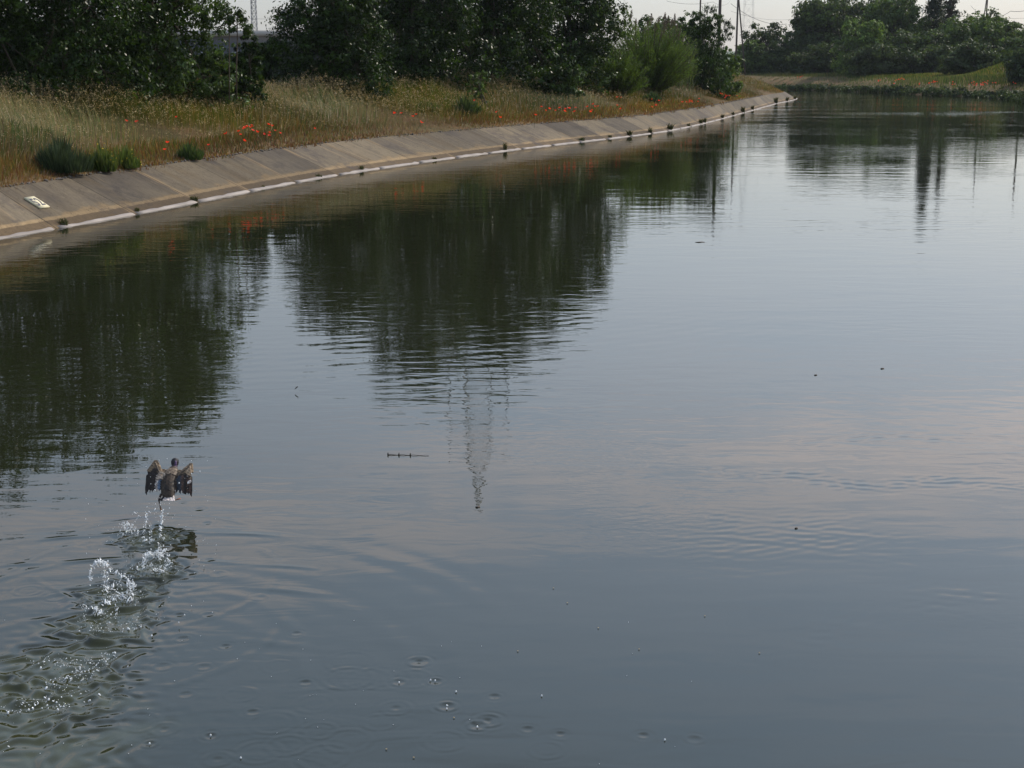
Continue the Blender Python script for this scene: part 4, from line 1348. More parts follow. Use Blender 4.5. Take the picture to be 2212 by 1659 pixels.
# cypress and conifer
def cypress(px, Y, h, wpx, label, seed):
    X = (px - CX) / F * Y; zb = land_at(X, Y, 'r')
    w_ = wpx / F * Y
    bl = [(0, 0, h * f, w_ * 0.5 * s, w_ * 0.5 * s, h * 0.13) for f, s in ((0.25, 0.85), (0.38, 1.0), (0.5, 1.0), (0.62, 0.95), (0.74, 0.8), (0.85, 0.55), (0.93, 0.3))]
    make_tree('cypress', (X, Y, zb), bl, 9000, 0.5, [(0.026, 0.036, 0.020)], label, 'tree', seed, None, trunk_r=0.3, farm=True, clump=0.35, aspect=0.35, droop=-1.2)


cypress(1987, 272, 22.0, 33, 'dark columnar cypress beyond the bend', 231)
X = (2022 - CX) / F * 285; zb = land_at(X, 285.0, 'r')
bl = []
rr_ = np.random.default_rng(8)
for k in range(16):
    f = k / 15
    hh = 7 + f * 13.5
    s = (1 - f) * 3.6 + 0.5
    for a in rr_.uniform(0, 6.28, 4):
        bl.append((math.cos(a) * s * 0.55, math.sin(a) * s * 0.55, hh - s * 0.12, s * 0.5, s * 0.5, 0.35))
make_tree('conifer', (X, 285.0, zb), bl, 8000, 0.5, [(0.030, 0.042, 0.026)], 'tiered dark conifer right of the cypress', 'tree', 232, None, trunk_r=0.3, farm=True, clump=0.4, aspect=0.3, shell=0.1)

# dark shrubs overhanging the water on the far bank
r = np.random.default_rng(99)
rk = np.nonzero((Rc[:, 1] > 120) & (Rc[:, 1] < 262) & (Rc[:, 0] > 30))[0]
arc = np.concatenate([[0], np.cumsum(np.linalg.norm(np.diff(Rc[rk], axis=0), axis=1))])
pos = np.linspace(1, arc[-1] - 1, 44)
nshr = 0
for s in pos:
    k = rk[int(np.argmin(np.abs(arc - s)))]
    tgr = unit(Rc[k + 1] - Rc[k - 1]); nr = np.array([-tgr[1], tgr[0]])
    p = Rc[k] + nr * r.uniform(0.1, 0.7)
    hgt = r.uniform(0.7, 1.35)
    wd = r.uniform(2.6, 5.0)
    zb = land_at(p[0], p[1], 'r') - 0.3
    zb = max(zb - 0.1, 0.0)
    Vc, qc, C, _ = foliage(500 + nshr, [(dx * wd * 0.3, r.normal(0, 0.3), hgt * 0.45 * r.uniform(0.7, 1.1), wd * 0.32, 0.8, hgt * 0.5) for dx in (-1, 0, 1)], 1100, 0.34, FD, clump=0.4, shell=0.3)
    o = link('waterside_shrub', mesh('waterside_shrub', Vc, qc, M_FARLEAF, C), None, (p[0], p[1], zb))
    tag(o, 'dark low shrub overhanging the water on the far side of the bend', 'shrub', 'shrubs along the far waterline')
    nshr += 1


# ------------------------------------------------------------------ poles, pylons, wires, building
def lattice(name, base, h, w0, w1, arms, label, r=0.05, zsw=None, bays=14):
    root = empty(name, base, label, 'pylon')
    mb = MB()
    zs = h * (1 - (1 - np.linspace(0, 1, bays + 1))**1.15)
    def wid(z): return np.interp(z, [0, (zsw or h * 0.6), h], [w0, w1, 0.25]) * 0.5
    cs = [(-1, -1), (1, -1), (1, 1), (-1, 1)]
    for c in cs:
        mb.tube([(c[0] * wid(z), c[1] * wid(z), z) for z in zs], r, 4)
    for a, b in zip(zs[:-1], zs[1:]):
        for k in range(4):
            c, d = cs[k], cs[(k + 1) % 4]
            p1 = (c[0] * wid(a), c[1] * wid(a), a); p2 = (d[0] * wid(b), d[1] * wid(b), b)
            p3 = (d[0] * wid(a), d[1] * wid(a), a); p4 = (c[0] * wid(b), c[1] * wid(b), b)
            mb.bar(p1, p2, r * 0.6); mb.bar(p3, p4, r * 0.6); mb.bar(p4, p2, r * 0.6)
    link('mast', mb.mesh('mast', M_STEEL), root)
    for z, al in arms:
        am = MB()
        for s in (-1, 1):
            for y in (-1, 1):
                am.bar((s * wid(z), y * wid(z), z), (s * al, 0, z), r * 0.7)
                am.bar((s * wid(z + 1.2), y * wid(z + 1.2), z + 1.2), (s * al, 0, z), r * 0.6)
        link('crossarm', am.mesh('crossarm', M_STEEL), root)
        im = MB()
        for s in (-1, 1):
            im.tube([(s * al, 0, z), (s * al, 0, z - 0.5), (s * al, 0, z - 2.2)], [0.05, 0.11, 0.09], 6)
        link('insulator', im.mesh('insulator', M_WIRE), root)
    return root


def gpos(px, Y, side='l'):
    X = (px - CX) / F * Y
    return (X, Y, land_at(X, Y, side))


lattice('lattice_pylon', gpos(1030, 150), 41.5, 4.2, 2.3, [(30.0, 3.2), (34.3, 3.2)], 'lattice pylon behind the tallest dark tree, seen only mirrored in the water', 0.05, 36)
lattice('lattice_mast', gpos(567, 330), 46, 1.5, 0.9, [], 'slim grey lattice mast in the sky gap between the dark trees', 0.07, bays=40)
lattice('distant_pylon', gpos(1600, 640, 'r'), 60, 5.5, 3.2, [(44, 7), (51, 6)], 'pale distant pylon in the sky gap right of the braced post', 0.035, 40)

def pole(px, Y, h, rad_, name, label, side='l', mat_=None, arm=True, brace=None, cat='utility pole'):
    g = gpos(px, Y, side)
    root = empty(name, g, label, cat)
    mb = MB()
    mb.tube([(0, 0, -0.3), (0, 0, h * 0.5), (0, 0, h)], [rad_, rad_ * 0.9, rad_ * 0.75], 10)
    link('shaft', mb.mesh('shaft', mat_ or M_WOOD, True), root)
    if arm:
        am = MB(); am.box((-0.9, -0.06, h - 0.75), (0.9, 0.06, h - 0.6)); link('crossarm', am.mesh('crossarm', M_WOOD), root)
        for x in (-0.75, 0, 0.75):
            im = MB(); im.tube([(x, 0, h - 0.6), (x, 0, h - 0.5), (x, 0, h - 0.38)], [0.04, 0.07, 0.03], 6); link('insulator', im.mesh('insulator', M_WIRE), root)
    if brace:
        bm_ = MB(); bm_.tube([(brace[0], brace[1], -0.3), (0, 0, brace[2])], [rad_ * 0.8, rad_ * 0.7], 6); link('brace', bm_.mesh('brace', M_WOOD, True), root)
    return root


pole(1540, 140, 10.6, 0.18, 'wooden_pole', 'thick dark wooden pole rising behind the bright green bush', arm=True)
pole(1577, 268, 17.5, 0.20, 'wooden_pole', 'thin dark post with a slanting brace in the sky gap', 'r', brace=(1.9, 0, 15.0))
pole(2183, 262, 17.0, 0.20, 'wooden_pole', 'single dark pole near the right edge with the sagging wire', 'r')
pole(2097, 300, 18.5, 0.16, 'wooden_pole', 'A-frame pole with two converging legs above the sunlit tree', 'r', brace=(-1.5, 0, 17.2))
pole(1499, 185, 12.6, 0.13, 'wooden_pole', 'slim pole poking out above the dark bristly bush', 'l', arm=False)
# street lamp with a square arm, far behind
def gantry(px, py_top, Y, hand, label):
    g = gpos(px, Y, 'r')
    h = PY(px, py_top, Y)[2] - g[2]
    root = empty('street_lamp', g, label, 'street lamp')
    mb = MB(); mb.tube([(0, 0, 0), (0, 0, h)], [0.14, 0.09], 6); link('post', mb.mesh('post', M_STEEL), root)
    mb = MB(); mb.tube([(0, 0, h), (hand * 1.3, 0, h + 0.05)], 0.06, 5); link('arm', mb.mesh('arm', M_STEEL), root)
    mb = MB(); mb.box((min(hand * 1.2, hand * 2.0), -0.14, h - 0.1), (max(hand * 1.2, hand * 2.0), 0.14, h + 0.08)); link('lamp_head', mb.mesh('lamp_head', M_STEEL), root)


gantry(1715, 16, 300, -1, 'thin street lamp at the left of the tall far trees')
gantry(1963, 17, 320, 1, 'thin grey street lamp just left of the cypress')


def wire(a, b, sag, label, rad_=0.022):
    t = np.linspace(0, 1, 22)[:, None]
    a, b = np.array(a), np.array(b)
    pts = a + (b - a) * t - np.array([0, 0, 1.0]) * (4 * sag * t * (1 - t))
    mb = MB(); mb.tube(pts, rad_, 4)
    o = link('power_line', mb.mesh('power_line', M_WIRE))
    tag(o, label, 'wire')


wire(PY(1579, 8, 268), PY(1700, 52, 300), 1.2, 'dark wire sagging from the braced post to the far trees', 0.04)
wire(PY(1579, 24, 268), PY(1720, 40, 300), 0.8, 'second thin wire below the sagging one at the braced post', 0.02)
wire(PY(2097, 12, 300), PY(2183, 24, 262), 1.8, 'wire sagging between the A-frame pole and the single pole', 0.04)
wire(PY(2183, 24, 262), PY(2290, -20, 262), 1.2, 'wire rising from the single pole to the right edge', 0.04)
wire(PY(1890, 32, 330), PY(2330, 36, 330), 0.6, 'level thin wire crossing behind the cypress and the poles', 0.022)
wire(PY(2120, 44, 420), PY(2330, 52, 420), 0.6, 'faint low wire at the right side of the sky', 0.022)
wire(PY(1440, 2, 140), PY(1540, 4, 140), 0.25, 'thin wire arriving at the thick wooden pole', 0.012)
wire(PY(1540, 4, 140), PY(1579, 0, 268), 0.6, 'thin wire from the thick pole towards the braced post', 0.014)
wire(PY(480, 34, 330), PY(640, 38, 330), 0.5, 'faint wire passing behind the lattice mast', 0.022)

# long flat-roofed building behind the trees
xa, xb = (150 - CX) / F * 150, (790 - CX) / F * 150
root = empty('warehouse', ((xa + xb) / 2, 150, 2.3), 'long grey flat-roofed building behind the dark trees', 'building')
hw = (xb - xa) / 2
mb = MB(); mb.box((-hw, 0, -0.2), (hw, 24, 4.7)); link('wall', mb.mesh('wall', simple('grey_render', (0.075, 0.08, 0.09), 0.8, 0.2, 0.12, 0.6)), root)
mb = MB(); mb.box((-hw - 0.3, -0.35, 4.703), (hw + 0.3, 24.3, 5.28)); rf = link('roof', mb.mesh('roof', simple('pale_roof_edge', (0.36, 0.35, 0.33), 0.7, 0.2, 0.1, 0.6)), root)
for k in range(9):
    wx = -hw + 3 + k * (2 * hw - 6) / 8
    mb = MB(); mb.box((wx - 0.9, -0.06, 1.6), (wx + 0.9, -0.003, 3.1)); wdw = link('window', mb.mesh('window', M_STEEL), root)
    mb = MB(); mb.box((wx - 0.78, -0.09, 1.72), (wx + 0.78, -0.063, 2.98)); link('pane', mb.mesh('pane', simple('dark_glass', (0.03, 0.035, 0.04), 0.1, 0.5, 0.05)), wdw)

# ------------------------------------------------------------------ numbered plate on the lining
def bank_inv(px, py):
    best = None
    i0 = w_index(px + 40, py + 40)
    for i in np.arange(i0 - 25, i0 + 25, 0.25):
        for v in np.linspace(0.05, 0.98, 60):
            a, b = proj(bank_pt(i, v))
            e = (a - px)**2 + (b - py)**2
            if best is None or e < best[0]: best = (e, i, v)
    return best[1], best[2]


cor = [bank_pt(*bank_inv(*p)) for p in ((58.5, 433.3), (76.8, 430.4), (97.3, 446.1), (80.1, 450.2))]
ctr = np.mean(cor, axis=0)
ii = w_index(*proj((ctr[0], ctr[1], 0))) if False else int(np.argmin(np.linalg.norm(Wc - ctr[:2], axis=1)))
ux = np.array([*tgW[ii], 0.0])
uy = unit(np.array([*(Tm[ii] - Wc[ii]), ZT]))
uz = np.cross(ux, uy); uz = uz if uz[2] > 0 else -uz
wpl = np.linalg.norm(np.array(cor[1]) - cor[0]); wpl = (wpl + np.linalg.norm(np.array(cor[2]) - cor[3])) / 2
hpl = (np.linalg.norm(np.array(cor[3]) - cor[0]) + np.linalg.norm(np.array(cor[2]) - cor[1])) / 2
print('PLATE', wpl, hpl)
wpl, hpl = min(max(wpl, 0.35), 0.6), min(max(hpl, 0.5), 0.9)
from mathutils import Matrix
root = empty('number_plate', ctr, 'cream plate lettered 52 fixed on the sloping concrete', 'sign')
root.matrix_world = Matrix(((ux[0], uy[0], uz[0], ctr[0]), (ux[1], uy[1], uz[1], ctr[1]), (ux[2], uy[2], uz[2], ctr[2]), (0, 0, 0, 1)))
mb = MB(); mb.box((-wpl / 2, -hpl / 2, 0.005), (wpl / 2, hpl / 2, 0.05))
link('plate', mb.mesh('plate', simple('cream_paint', (0.60, 0.54, 0.36), 0.55, 0.3, 0.1, 9)), root)
cu = bpy.data.curves.new('lettering', 'FONT'); cu.body = '52'; cu.size = hpl * 0.74; cu.align_x = 'CENTER'; cu.align_y = 'CENTER'; cu.extrude = 0.002; cu.offset = 0.004
tmp = bpy.data.objects.new('tmp_lettering', cu); COL.objects.link(tmp)
dg = bpy.context.evaluated_depsgraph_get()
tm = bpy.data.meshes.new_from_object(tmp.evaluated_get(dg)); bpy.data.objects.remove(tmp)
tm.materials.clear(); tm.materials.append(simple('dark_paint', (0.06, 0.055, 0.075), 0.6, 0.3, 0.2, 30))
lo_ = link('lettering', tm, root); lo_.location = (0, 0, 0.053)
bb = np.array([v.co[:] for v in tm.vertices]); sx = wpl * 0.84 / (bb[:, 0].max() - bb[:, 0].min()); sy = hpl * 0.66 / (bb[:, 1].max() - bb[:, 1].min())
for v in tm.vertices:
    v.co.x = (v.co.x - (bb[:, 0].max() + bb[:, 0].min()) / 2) * sx; v.co.y = (v.co.y - (bb[:, 1].max() + bb[:, 1].min()) / 2) * sy

# ------------------------------------------------------------------ the duck
def lump(mb, path, radii, col, seg=14):
    """loft of ellipses: path points, (rx, rz) radii across"""
    path = np.array(path, float)
    tg = unit(np.gradient(path, axis=0))
    V_, n = [], len(path)
    for i in range(n):
        a = np.array([1.0, 0, 0]); b = unit(np.cross(a, tg[i]))
        th = np.arange(seg) / seg * 2 * np.pi
        V_.append(path[i] + radii[i][0] * np.cos(th)[:, None] * a + radii[i][1] * np.sin(th)[:, None] * b)
    Vv = np.concatenate(V_)
    i, j = np.meshgrid(np.arange(n - 1), np.arange(seg), indexing='ij'); j2 = (j + 1) % seg
    qd = np.stack([i * seg + j, i * seg + j2, (i + 1) * seg + j2, (i + 1) * seg + j], -1).reshape(-1, 4)
    caps = np.array([list(range(seg))[::-1], [(n - 1) * seg + k for k in range(seg)]])
    mb.add(Vv, [qd, caps], col)


def slab(mb, pts, th, col, nrm):
    """thick closed feather from an outline fan"""
    P = np.array(pts, float); nrm = np.array(nrm, float)
    n = len(P)
    Vv = np.concatenate([P + nrm * th / 2, P - nrm * th / 2])
    c = np.arange(n)
    sides = np.stack([c, np.roll(c, -1), np.roll(c, -1) + n, c + n], 1)[:, ::-1]
    mb.add(Vv, [np.array([list(c)]), np.array([list(c[::-1] + n)]), sides], col)


dk = MB()
BR, DK, TAN, WH, BL = (0.045, 0.031, 0.021), (0.013, 0.010, 0.009), (0.165, 0.115, 0.07), (0.62, 0.54, 0.50), (0.12, 0.17, 0.25)
rd = np.random.default_rng(3)
# torso, tail end first; the bird climbs steeply away from the camera
lump(dk, [(0.035, -0.165, -0.095), (0.03, -0.145, -0.088), (0.02, -0.10, -0.055), (0.01, -0.04, -0.015), (0.005, 0.03, 0.035), (0.008, 0.085, 0.075), (0.012, 0.12, 0.11)],
     [(0.02, 0.012), (0.052, 0.03), (0.066, 0.05), (0.072, 0.060), (0.072, 0.06), (0.062, 0.05), (0.034, 0.03)], BR)
# mantle darker / paler shoulders drawn as thin layers that merge in
lump(dk, [(0.03, -0.12, -0.045), (0.018, -0.07, -0.002), (0.012, -0.02, 0.032)], [(0.035, 0.03), (0.055, 0.03), (0.045, 0.02)], DK)
lump(dk, [(0.006, 0.01, 0.062), (0.008, 0.06, 0.09), (0.01, 0.09, 0.105)], [(0.06, 0.03), (0.065, 0.03), (0.035, 0.02)], (0.14, 0.105, 0.075))
# neck and head
lump(dk, [(0.010, 0.10, 0.10), (0.012, 0.128, 0.112), (0.014, 0.148, 0.125)], [(0.032, 0.032), (0.026, 0.026), (0.026, 0.026)], (0.05, 0.035, 0.04))
lump(dk, [(0.012, 0.145, 0.115), (0.011, 0.15, 0.130), (0.011, 0.16, 0.155), (0.012, 0.17, 0.175), (0.012, 0.175, 0.187)], [(0.016, 0.018), (0.033, 0.036), (0.036, 0.042), (0.030, 0.034), (0.012, 0.016)], (0.020, 0.018, 0.022))
lump(dk, [(0.027, 0.126, 0.122), (0.028, 0.126, 0.145), (0.027, 0.135, 0.17)], [(0.006, 0.012), (0.011, 0.012), (0.006, 0.012)], (0.13, 0.085, 0.17))
lump(dk, [(0.012, 0.195, 0.152), (0.012, 0.22, 0.146), (0.012, 0.245, 0.142)], [(0.012, 0.010), (0.013, 0.007), (0.009, 0.004)], (0.35, 0.28, 0.06))
# tail fan, pale; colour brightened towards the right as if sunlit from there
for k in range(9):
    f = k / 8
    x0 = 0.0 + 0.07 * f
    col = np.array(WH) * (0.55 + 0.45 * f) if k > 1 else np.array(DK)
    tipx = -0.035 + 0.135 * f
    slab(dk, [(x0 * 0.8 + 0.005, -0.12, -0.070), (x0 * 0.8 + 0.02, -0.12, -0.070), (tipx + 0.010, -0.20, -0.108 - 0.006 * (k % 2)), (tipx - 0.006, -0.20, -0.106)], 0.007, col, (0, 0.3, 0.95))
slab(dk, [(0.060, -0.10, -0.03), (0.080, -0.085, -0.035), (0.085, -0.13, -0.09), (0.065, -0.15, -0.095)], 0.012, WH, (0.2, 0.2, 0.95))
# wings: arm + hand + feathers
for sd in (-1, 1):
    sh = np.array([sd * 0.055 + 0.01, 0.06, 0.085])
    el = np.array([sd * 0.105 + 0.01, 0.035, 0.095])
    wr = np.array([sd * (0.172 if sd > 0 else 0.150) + 0.012, 0.075, 0.165 if sd > 0 else 0.182])
    tp = np.array([sd * 0.205 + 0.005, 0.02, 0.10])
    lump(dk, [sh, (sh + el) / 2 + [0, 0, 0.006], el, (el + wr) / 2, wr, (wr + tp) / 2, tp], [(0.03, 0.022), (0.028, 0.02), (0.026, 0.018), (0.026, 0.016), (0.020, 0.014), (0.016, 0.012), (0.012, 0.010)], TAN)
    # covert panel: left wing coloured darker, standing in for its shaded side
    nrm = np.array([sd * 0.25, -0.75, 0.6]); nrm /= np.linalg.norm(nrm)
    slab(dk, [sh + [0, -0.02, 0], el + [0, -0.02, 0.01], wr + [0, -0.015, -0.01], tp + [0, -0.01, 0], tp + [-sd * 0.02, -0.035, -0.09], (el + wr) / 2 + [0, -0.06, -0.13], el + [0, -0.07, -0.13], sh + [0, -0.08, -0.09]], 0.016, (0.022, 0.017, 0.014) if sd < 0 else (0.05, 0.036, 0.026), nrm)
    if sd > 0:
        slab(dk, [wr + [0.0, -0.03, 0.0], tp + [-0.005, -0.026, 0], tp + [-0.004, -0.036, -0.085], (wr + el) / 2 + [0.025, -0.055, -0.05]], 0.014, (0.34, 0.24, 0.155), nrm)  # tan panel paints the sunlit leading edge of the right wing
        slab(dk, [tp + [-0.028, -0.045, -0.07], tp + [-0.004, -0.040, -0.06], tp + [-0.002, -0.042, -0.085], tp + [-0.028, -0.048, -0.09]], 0.012, WH, nrm)
    else:
        slab(dk, [sh + [0.01, -0.045, 0.0], el + [0.01, -0.045, 0.012], el + [-0.02, -0.07, -0.055], sh + [0.01, -0.08, -0.045]], 0.014, (0.36, 0.29, 0.23), nrm)
    # flight feathers hanging down and back
    nf = 16
    for k in range(nf):
        f = k / (nf - 1)
        top = (1 - f) * (sh + [sd * 0.0, -0.07, -0.05]) + f * (tp + [0, -0.025, -0.03])
        top = top + np.array([0, 0, 0.02 * math.sin(f * math.pi)])
        ln = 0.12 + 0.055 * f + rd.uniform(-0.024, 0.020)
        dirv = np.array([sd * (0.02 + 0.02 * f), -0.34 + 0.1 * f, -0.93]); dirv /= np.linalg.norm(dirv)
        hw_ = 0.0075
        s = np.array([1.0, 0, 0])
        if sd < 0 and 0.15 < f < 0.42: col = BL if f < 0.3 else (0.38, 0.33, 0.30)
        elif sd > 0 and f < 0.35: col = (0.035, 0.042, 0.055)
        else: col = np.array(DK) * rd.uniform(0.8, 2.6) + (np.array([0.06, 0.03, 0.02]) if sd > 0 and rd.uniform() < 0.4 else 0)
        e = top + dirv * ln
        slab(dk, [top - s * hw_, top + s * hw_, top + s * hw_ * 1.1 + dirv * ln * 0.7, e + s * hw_ * 0.3, e - s * hw_ * 0.4, top - s * hw_ * 1.1 + dirv * ln * 0.7], 0.008, col, nrm)
# legs with webbed feet
def leg(hip, knee, ankle, toe_dir, col):
    dk.tube([hip, knee, ankle], [0.013, 0.008, 0.006], 8, (0.05, 0.035, 0.028))
    a = np.array(ankle); td = unit(np.array(toe_dir)); sd = unit(np.cross(td, [0.3, 0.2, 1.0])) * 0.022
    slab(dk, [a, a + td * 0.05 + sd, a + td * 0.062, a + td * 0.05 - sd], 0.007, col, unit(np.cross(td, sd)))


leg((-0.045, -0.10, -0.075), (-0.062, -0.125, -0.125), (-0.050, -0.14, -0.165), (0.25, -0.25, -0.9), (0.10, 0.055, 0.03))
leg((0.06, -0.11, -0.085), (0.075, -0.14, -0.118), (0.095, -0.155, -0.112), (0.9, -0.2, 0.35), (0.42, 0.12, 0.05))
raw = dk.mesh('duck_raw', colmat('feathers', 0.6, 0.3))
tmp = bpy.data.objects.new('duck_raw', raw); COL.objects.link(tmp)
md = tmp.modifiers.new('r', 'REMESH'); md.mode = 'VOXEL'; md.voxel_size = 0.0036
dg = bpy.context.evaluated_depsgraph_get()
dm = bpy.data.meshes.new_from_object(tmp.evaluated_get(dg))
bpy.data.objects.remove(tmp)
# colours: nearest original surface sample
sv, scs = [], []
rc = np.array([c.color[:3] for c in raw.color_attributes['Col'].data])
rcv = np.array([v.co[:] for v in raw.vertices])
for p in raw.polygons:
    idx = list(p.vertices)
    P = rcv[idx]; c = rc[idx].mean(0)
    k = 24 if p.area > 2e-4 else 8
    for _ in range(k):
        wts = rd.dirichlet(np.ones(len(idx)))
        sv.append(wts @ P); scs.append(c)
kd = kdtree.KDTree(len(sv))
for k, p in enumerate(sv): kd.insert(p, k)
kd.balance()
co = np.empty(len(dm.vertices) * 3, np.float32); dm.vertices.foreach_get('co', co); co = co.reshape(-1, 3)
colr = np.ones((len(co), 4), np.float32)
for k, p in enumerate(co):
    colr[k, :3] = np.array(scs[kd.find(p)[1]]) * max(0.25, 1 + 0.5 * math.sin(p[0] * 420 + 3 * math.sin(p[2] * 300)) * math.sin(p[2] * 380 + p[1] * 200) + 0.4 * math.sin(p[0] * 130 + 5 * p[2] * 20) * math.sin(p[2] * 150 + p[1] * 90 + 1))
while dm.color_attributes: dm.color_attributes.remove(dm.color_attributes[0])
at = dm.color_attributes.new('Col', 'FLOAT_COLOR', 'POINT'); at.data.foreach_set('color', colr.ravel())
dm.materials.clear(); dm.materials.append(raw.materials[0])
dm.polygons.foreach_set('use_smooth', np.ones(len(dm.polygons), bool)); dm.name = 'duck'
duck = link('duck', dm)
dc = PZ(362, 1112, 0)
DUCK_Y = dc[1] + 0.12
duck.location = PY(365.5, 1043, DUCK_Y)
duck.rotation_euler = (0, R(1.5), R(-3))
duck.scale = (0.96, 0.96, 0.96)
tag(duck, 'brown duck taking off from the water with wings beating and head raised', 'duck')

# ------------------------------------------------------------------ splashes
M_DROP, n_, l_, b_ = mat('water_drops')
b_.inputs['Base Color'].default_value = (0.92, 0.94, 0.95, 1)  # white base stands in for sun sparkle in clear drops
b_.inputs['Roughness'].default_value = 0.08
b_.inputs['IOR'].default_value = 1.33
b_.inputs['Transmission Weight'].default_value = 0.2
b_.inputs['Specular IOR Level'].default_value = 1.0
tnz = n_.new('ShaderNodeTexNoise'); tnz.inputs['Scale'].default_value = 160
bpn = n_.new('ShaderNodeBump'); bpn.inputs['Strength'].default_value = 0.25; bpn.inputs['Distance'].default_value = 0.002
l_(tnz.outputs['Fac'], bpn.inputs['Height']); l_(bpn.outputs[0], b_.inputs['Normal'])

th = np.linspace(0, np.pi, 6)[1:-1]; ph = np.arange(8) / 8 * 2 * np.pi
SPH = np.concatenate([[(0, 0, 1)], np.array([(math.sin(t) * math.cos(p), math.sin(t) * math.sin(p), math.cos(t)) for t in th for p in ph]), [(0, 0, -1)]])
SF4 = np.array([(1 + i * 8 + j, 1 + (i + 1) * 8 + j, 1 + (i + 1) * 8 + (j + 1) % 8, 1 + i * 8 + (j + 1) % 8) for i in range(3) for j in range(8)])
SF3 = np.array([(0, 1 + j, 1 + (j + 1) % 8) for j in range(8)] + [(33, 25 + (j + 1) % 8, 25 + j) for j in range(8)])


def drop(mb, p, s, st=1.0, tilt=None):
    V_ = SPH * s * 0.85
    V_ = V_ * np.array([1, 1, st])
    if tilt is not None:
        V_ = V_ + np.outer(V_[:, 2], np.array([tilt[0], tilt[1], 0]))
    mb.add(V_ + p, [SF4, SF3])


CR = 0.3617 / 1.8517
def z7(x, y): return 100 / 1.8517 + x * CR, 2000 / 1.8517 + y * CR
C8 = 0.4521 / 1.8517
def z8(x, y): return x * C8, 2400 / 1.8517 + y * C8


def at(px, py, Y): return PY(px, py, Y)


rs = np.random.default_rng(17)
def spray(name, label, Y0, cols, bigs, low):
    """cols: polylines in pixels with spread and count; bigs: single bright drops; low: drops resting at the surface in an ellipse"""
    mb = MB()
    for pts, spread, n, smin, smax in cols:
        pts = np.array(pts, float)
        sl_ = np.concatenate([[0], np.cumsum(np.linalg.norm(np.diff(pts, axis=0), axis=1))])
        for _ in range(int(n * 1.15)):
            t = rs.uniform(0, sl_[-1])
            wv = 0.8 + 1.0 * abs(math.sin(t * 0.7 + n))
            px = np.interp(t, sl_, pts[:, 0]) + rs.normal(0, spread * wv)
            py = np.interp(t, sl_, pts[:, 1]) + rs.normal(0, spread * wv)
            p = at(px, py, Y0 + rs.normal(0, 0.05))
            if p[2] < 0.005: p = np.array([*PZ(px, py, 0.004)])
            drop(mb, p, 0.55 * smin + (smax - 0.55 * smin) * rs.uniform()**3, rs.uniform(0.8, 3.0), rs.normal(0, 0.7, 2))
    for px, py, s in bigs:
        p = at(px, py, Y0)
        if p[2] < 0.005: p = np.array([*PZ(px, py, 0.006)])
        drop(mb, p, s * 0.72, rs.uniform(1, 1.6), rs.normal(0, 0.3, 2))
    for (cx, cy, rx, ry, n, smin, smax) in low:
        for _ in range(int(n * 0.65)):
            a = rs.uniform(0, 6.283); q_ = math.sqrt(rs.uniform(0.05, 1))
            px, py = cx + math.cos(a) * q_ * rx, cy + math.sin(a) * q_ * ry
            p = PZ(px, py, 0.0) + np.array([0, 0, abs(rs.normal(0, 0.02))])
            drop(mb, p, 0.62 * (smin + (smax - smin) * rs.uniform()**2.5), rs.uniform(0.7, 1.7), rs.normal(0, 0.3, 2))
    o = link(name, mb.mesh(name, M_DROP, True))
    tag(o, label, None, 'splashes behind the duck', 'stuff')


def zz(f, *pts): return [f(*p) for p in pts]
Ya = PZ(*z7(1350, 430))[1]
spray('water_spray', 'columns of drops falling right below the duck', Ya,
      [(zz(z7, (1525, 110), (1500, 300), (1490, 400), (1540, 440)), 1.6, 75, .003, .008), (zz(z7, (1350, 120), (1320, 300), (1310, 440)), 1.4, 50, .0025, .006), (zz(z7, (1390, 290), (1385, 450)), 1.3, 30, .0025, .006),
       (zz(z7, (1050, 280), (1130, 265), (1190, 290), (1210, 330)), 2.2, 70, .003, .007), (zz(z7, (1190, 270), (1255, 180)), .5, 14, .002, .004), (zz(z7, (1060, 380), (1150, 330), (1260, 400)), 3, 90, .0025, .006), (zz(z7, (1300, 445), (1420, 450)), 2, 40, .0025, .006), (zz(z7, (1300, 200), (1550, 60)), 9, 40, .002, .005)],
      [(*z7(1257, 178), .009), (*z7(1127, 268), .010), (*z7(1108, 272), .008), (*z7(1527, 112), .009), (*z7(1490, 325), .011), (*z7(1370, 130), .007), (*z7(1640, 435), .008), (*z7(1610, 500), .007)], [(*z7(1250, 430), 75, 14, 70, .002, .005)])
Yb = PZ(*z7(1420, 780))[1]
spray('water_spray', 'bright splash with a white sheet just behind the first columns', Yb,
      [(zz(z7, (1330, 600), (1400, 590), (1480, 600), (1540, 560)), 2.4, 160, .003, .0085), (zz(z7, (1330, 610), (1340, 690)), 2.5, 40, .003, .006), (zz(z7, (1490, 500), (1500, 690)), 2.5, 60, .003, .007), (zz(z7, (1570, 560), (1580, 690)), 1.6, 30, .003, .006), (zz(z7, (1220, 780), (1330, 700), (1480, 790), (1600, 690)), 4, 120, .003, .008)],
      [(*z7(1247, 770), .011), (*z7(1315, 713), .010), (*z7(1600, 680), .009), (*z7(1548, 750), .009), (*z7(1440, 790), .009), (*z7(1510, 600), .009)], [(*z7(1420, 780), 62, 12, 70, .003, .007)])
Yc = PZ(*z7(1020, 1040))[1]
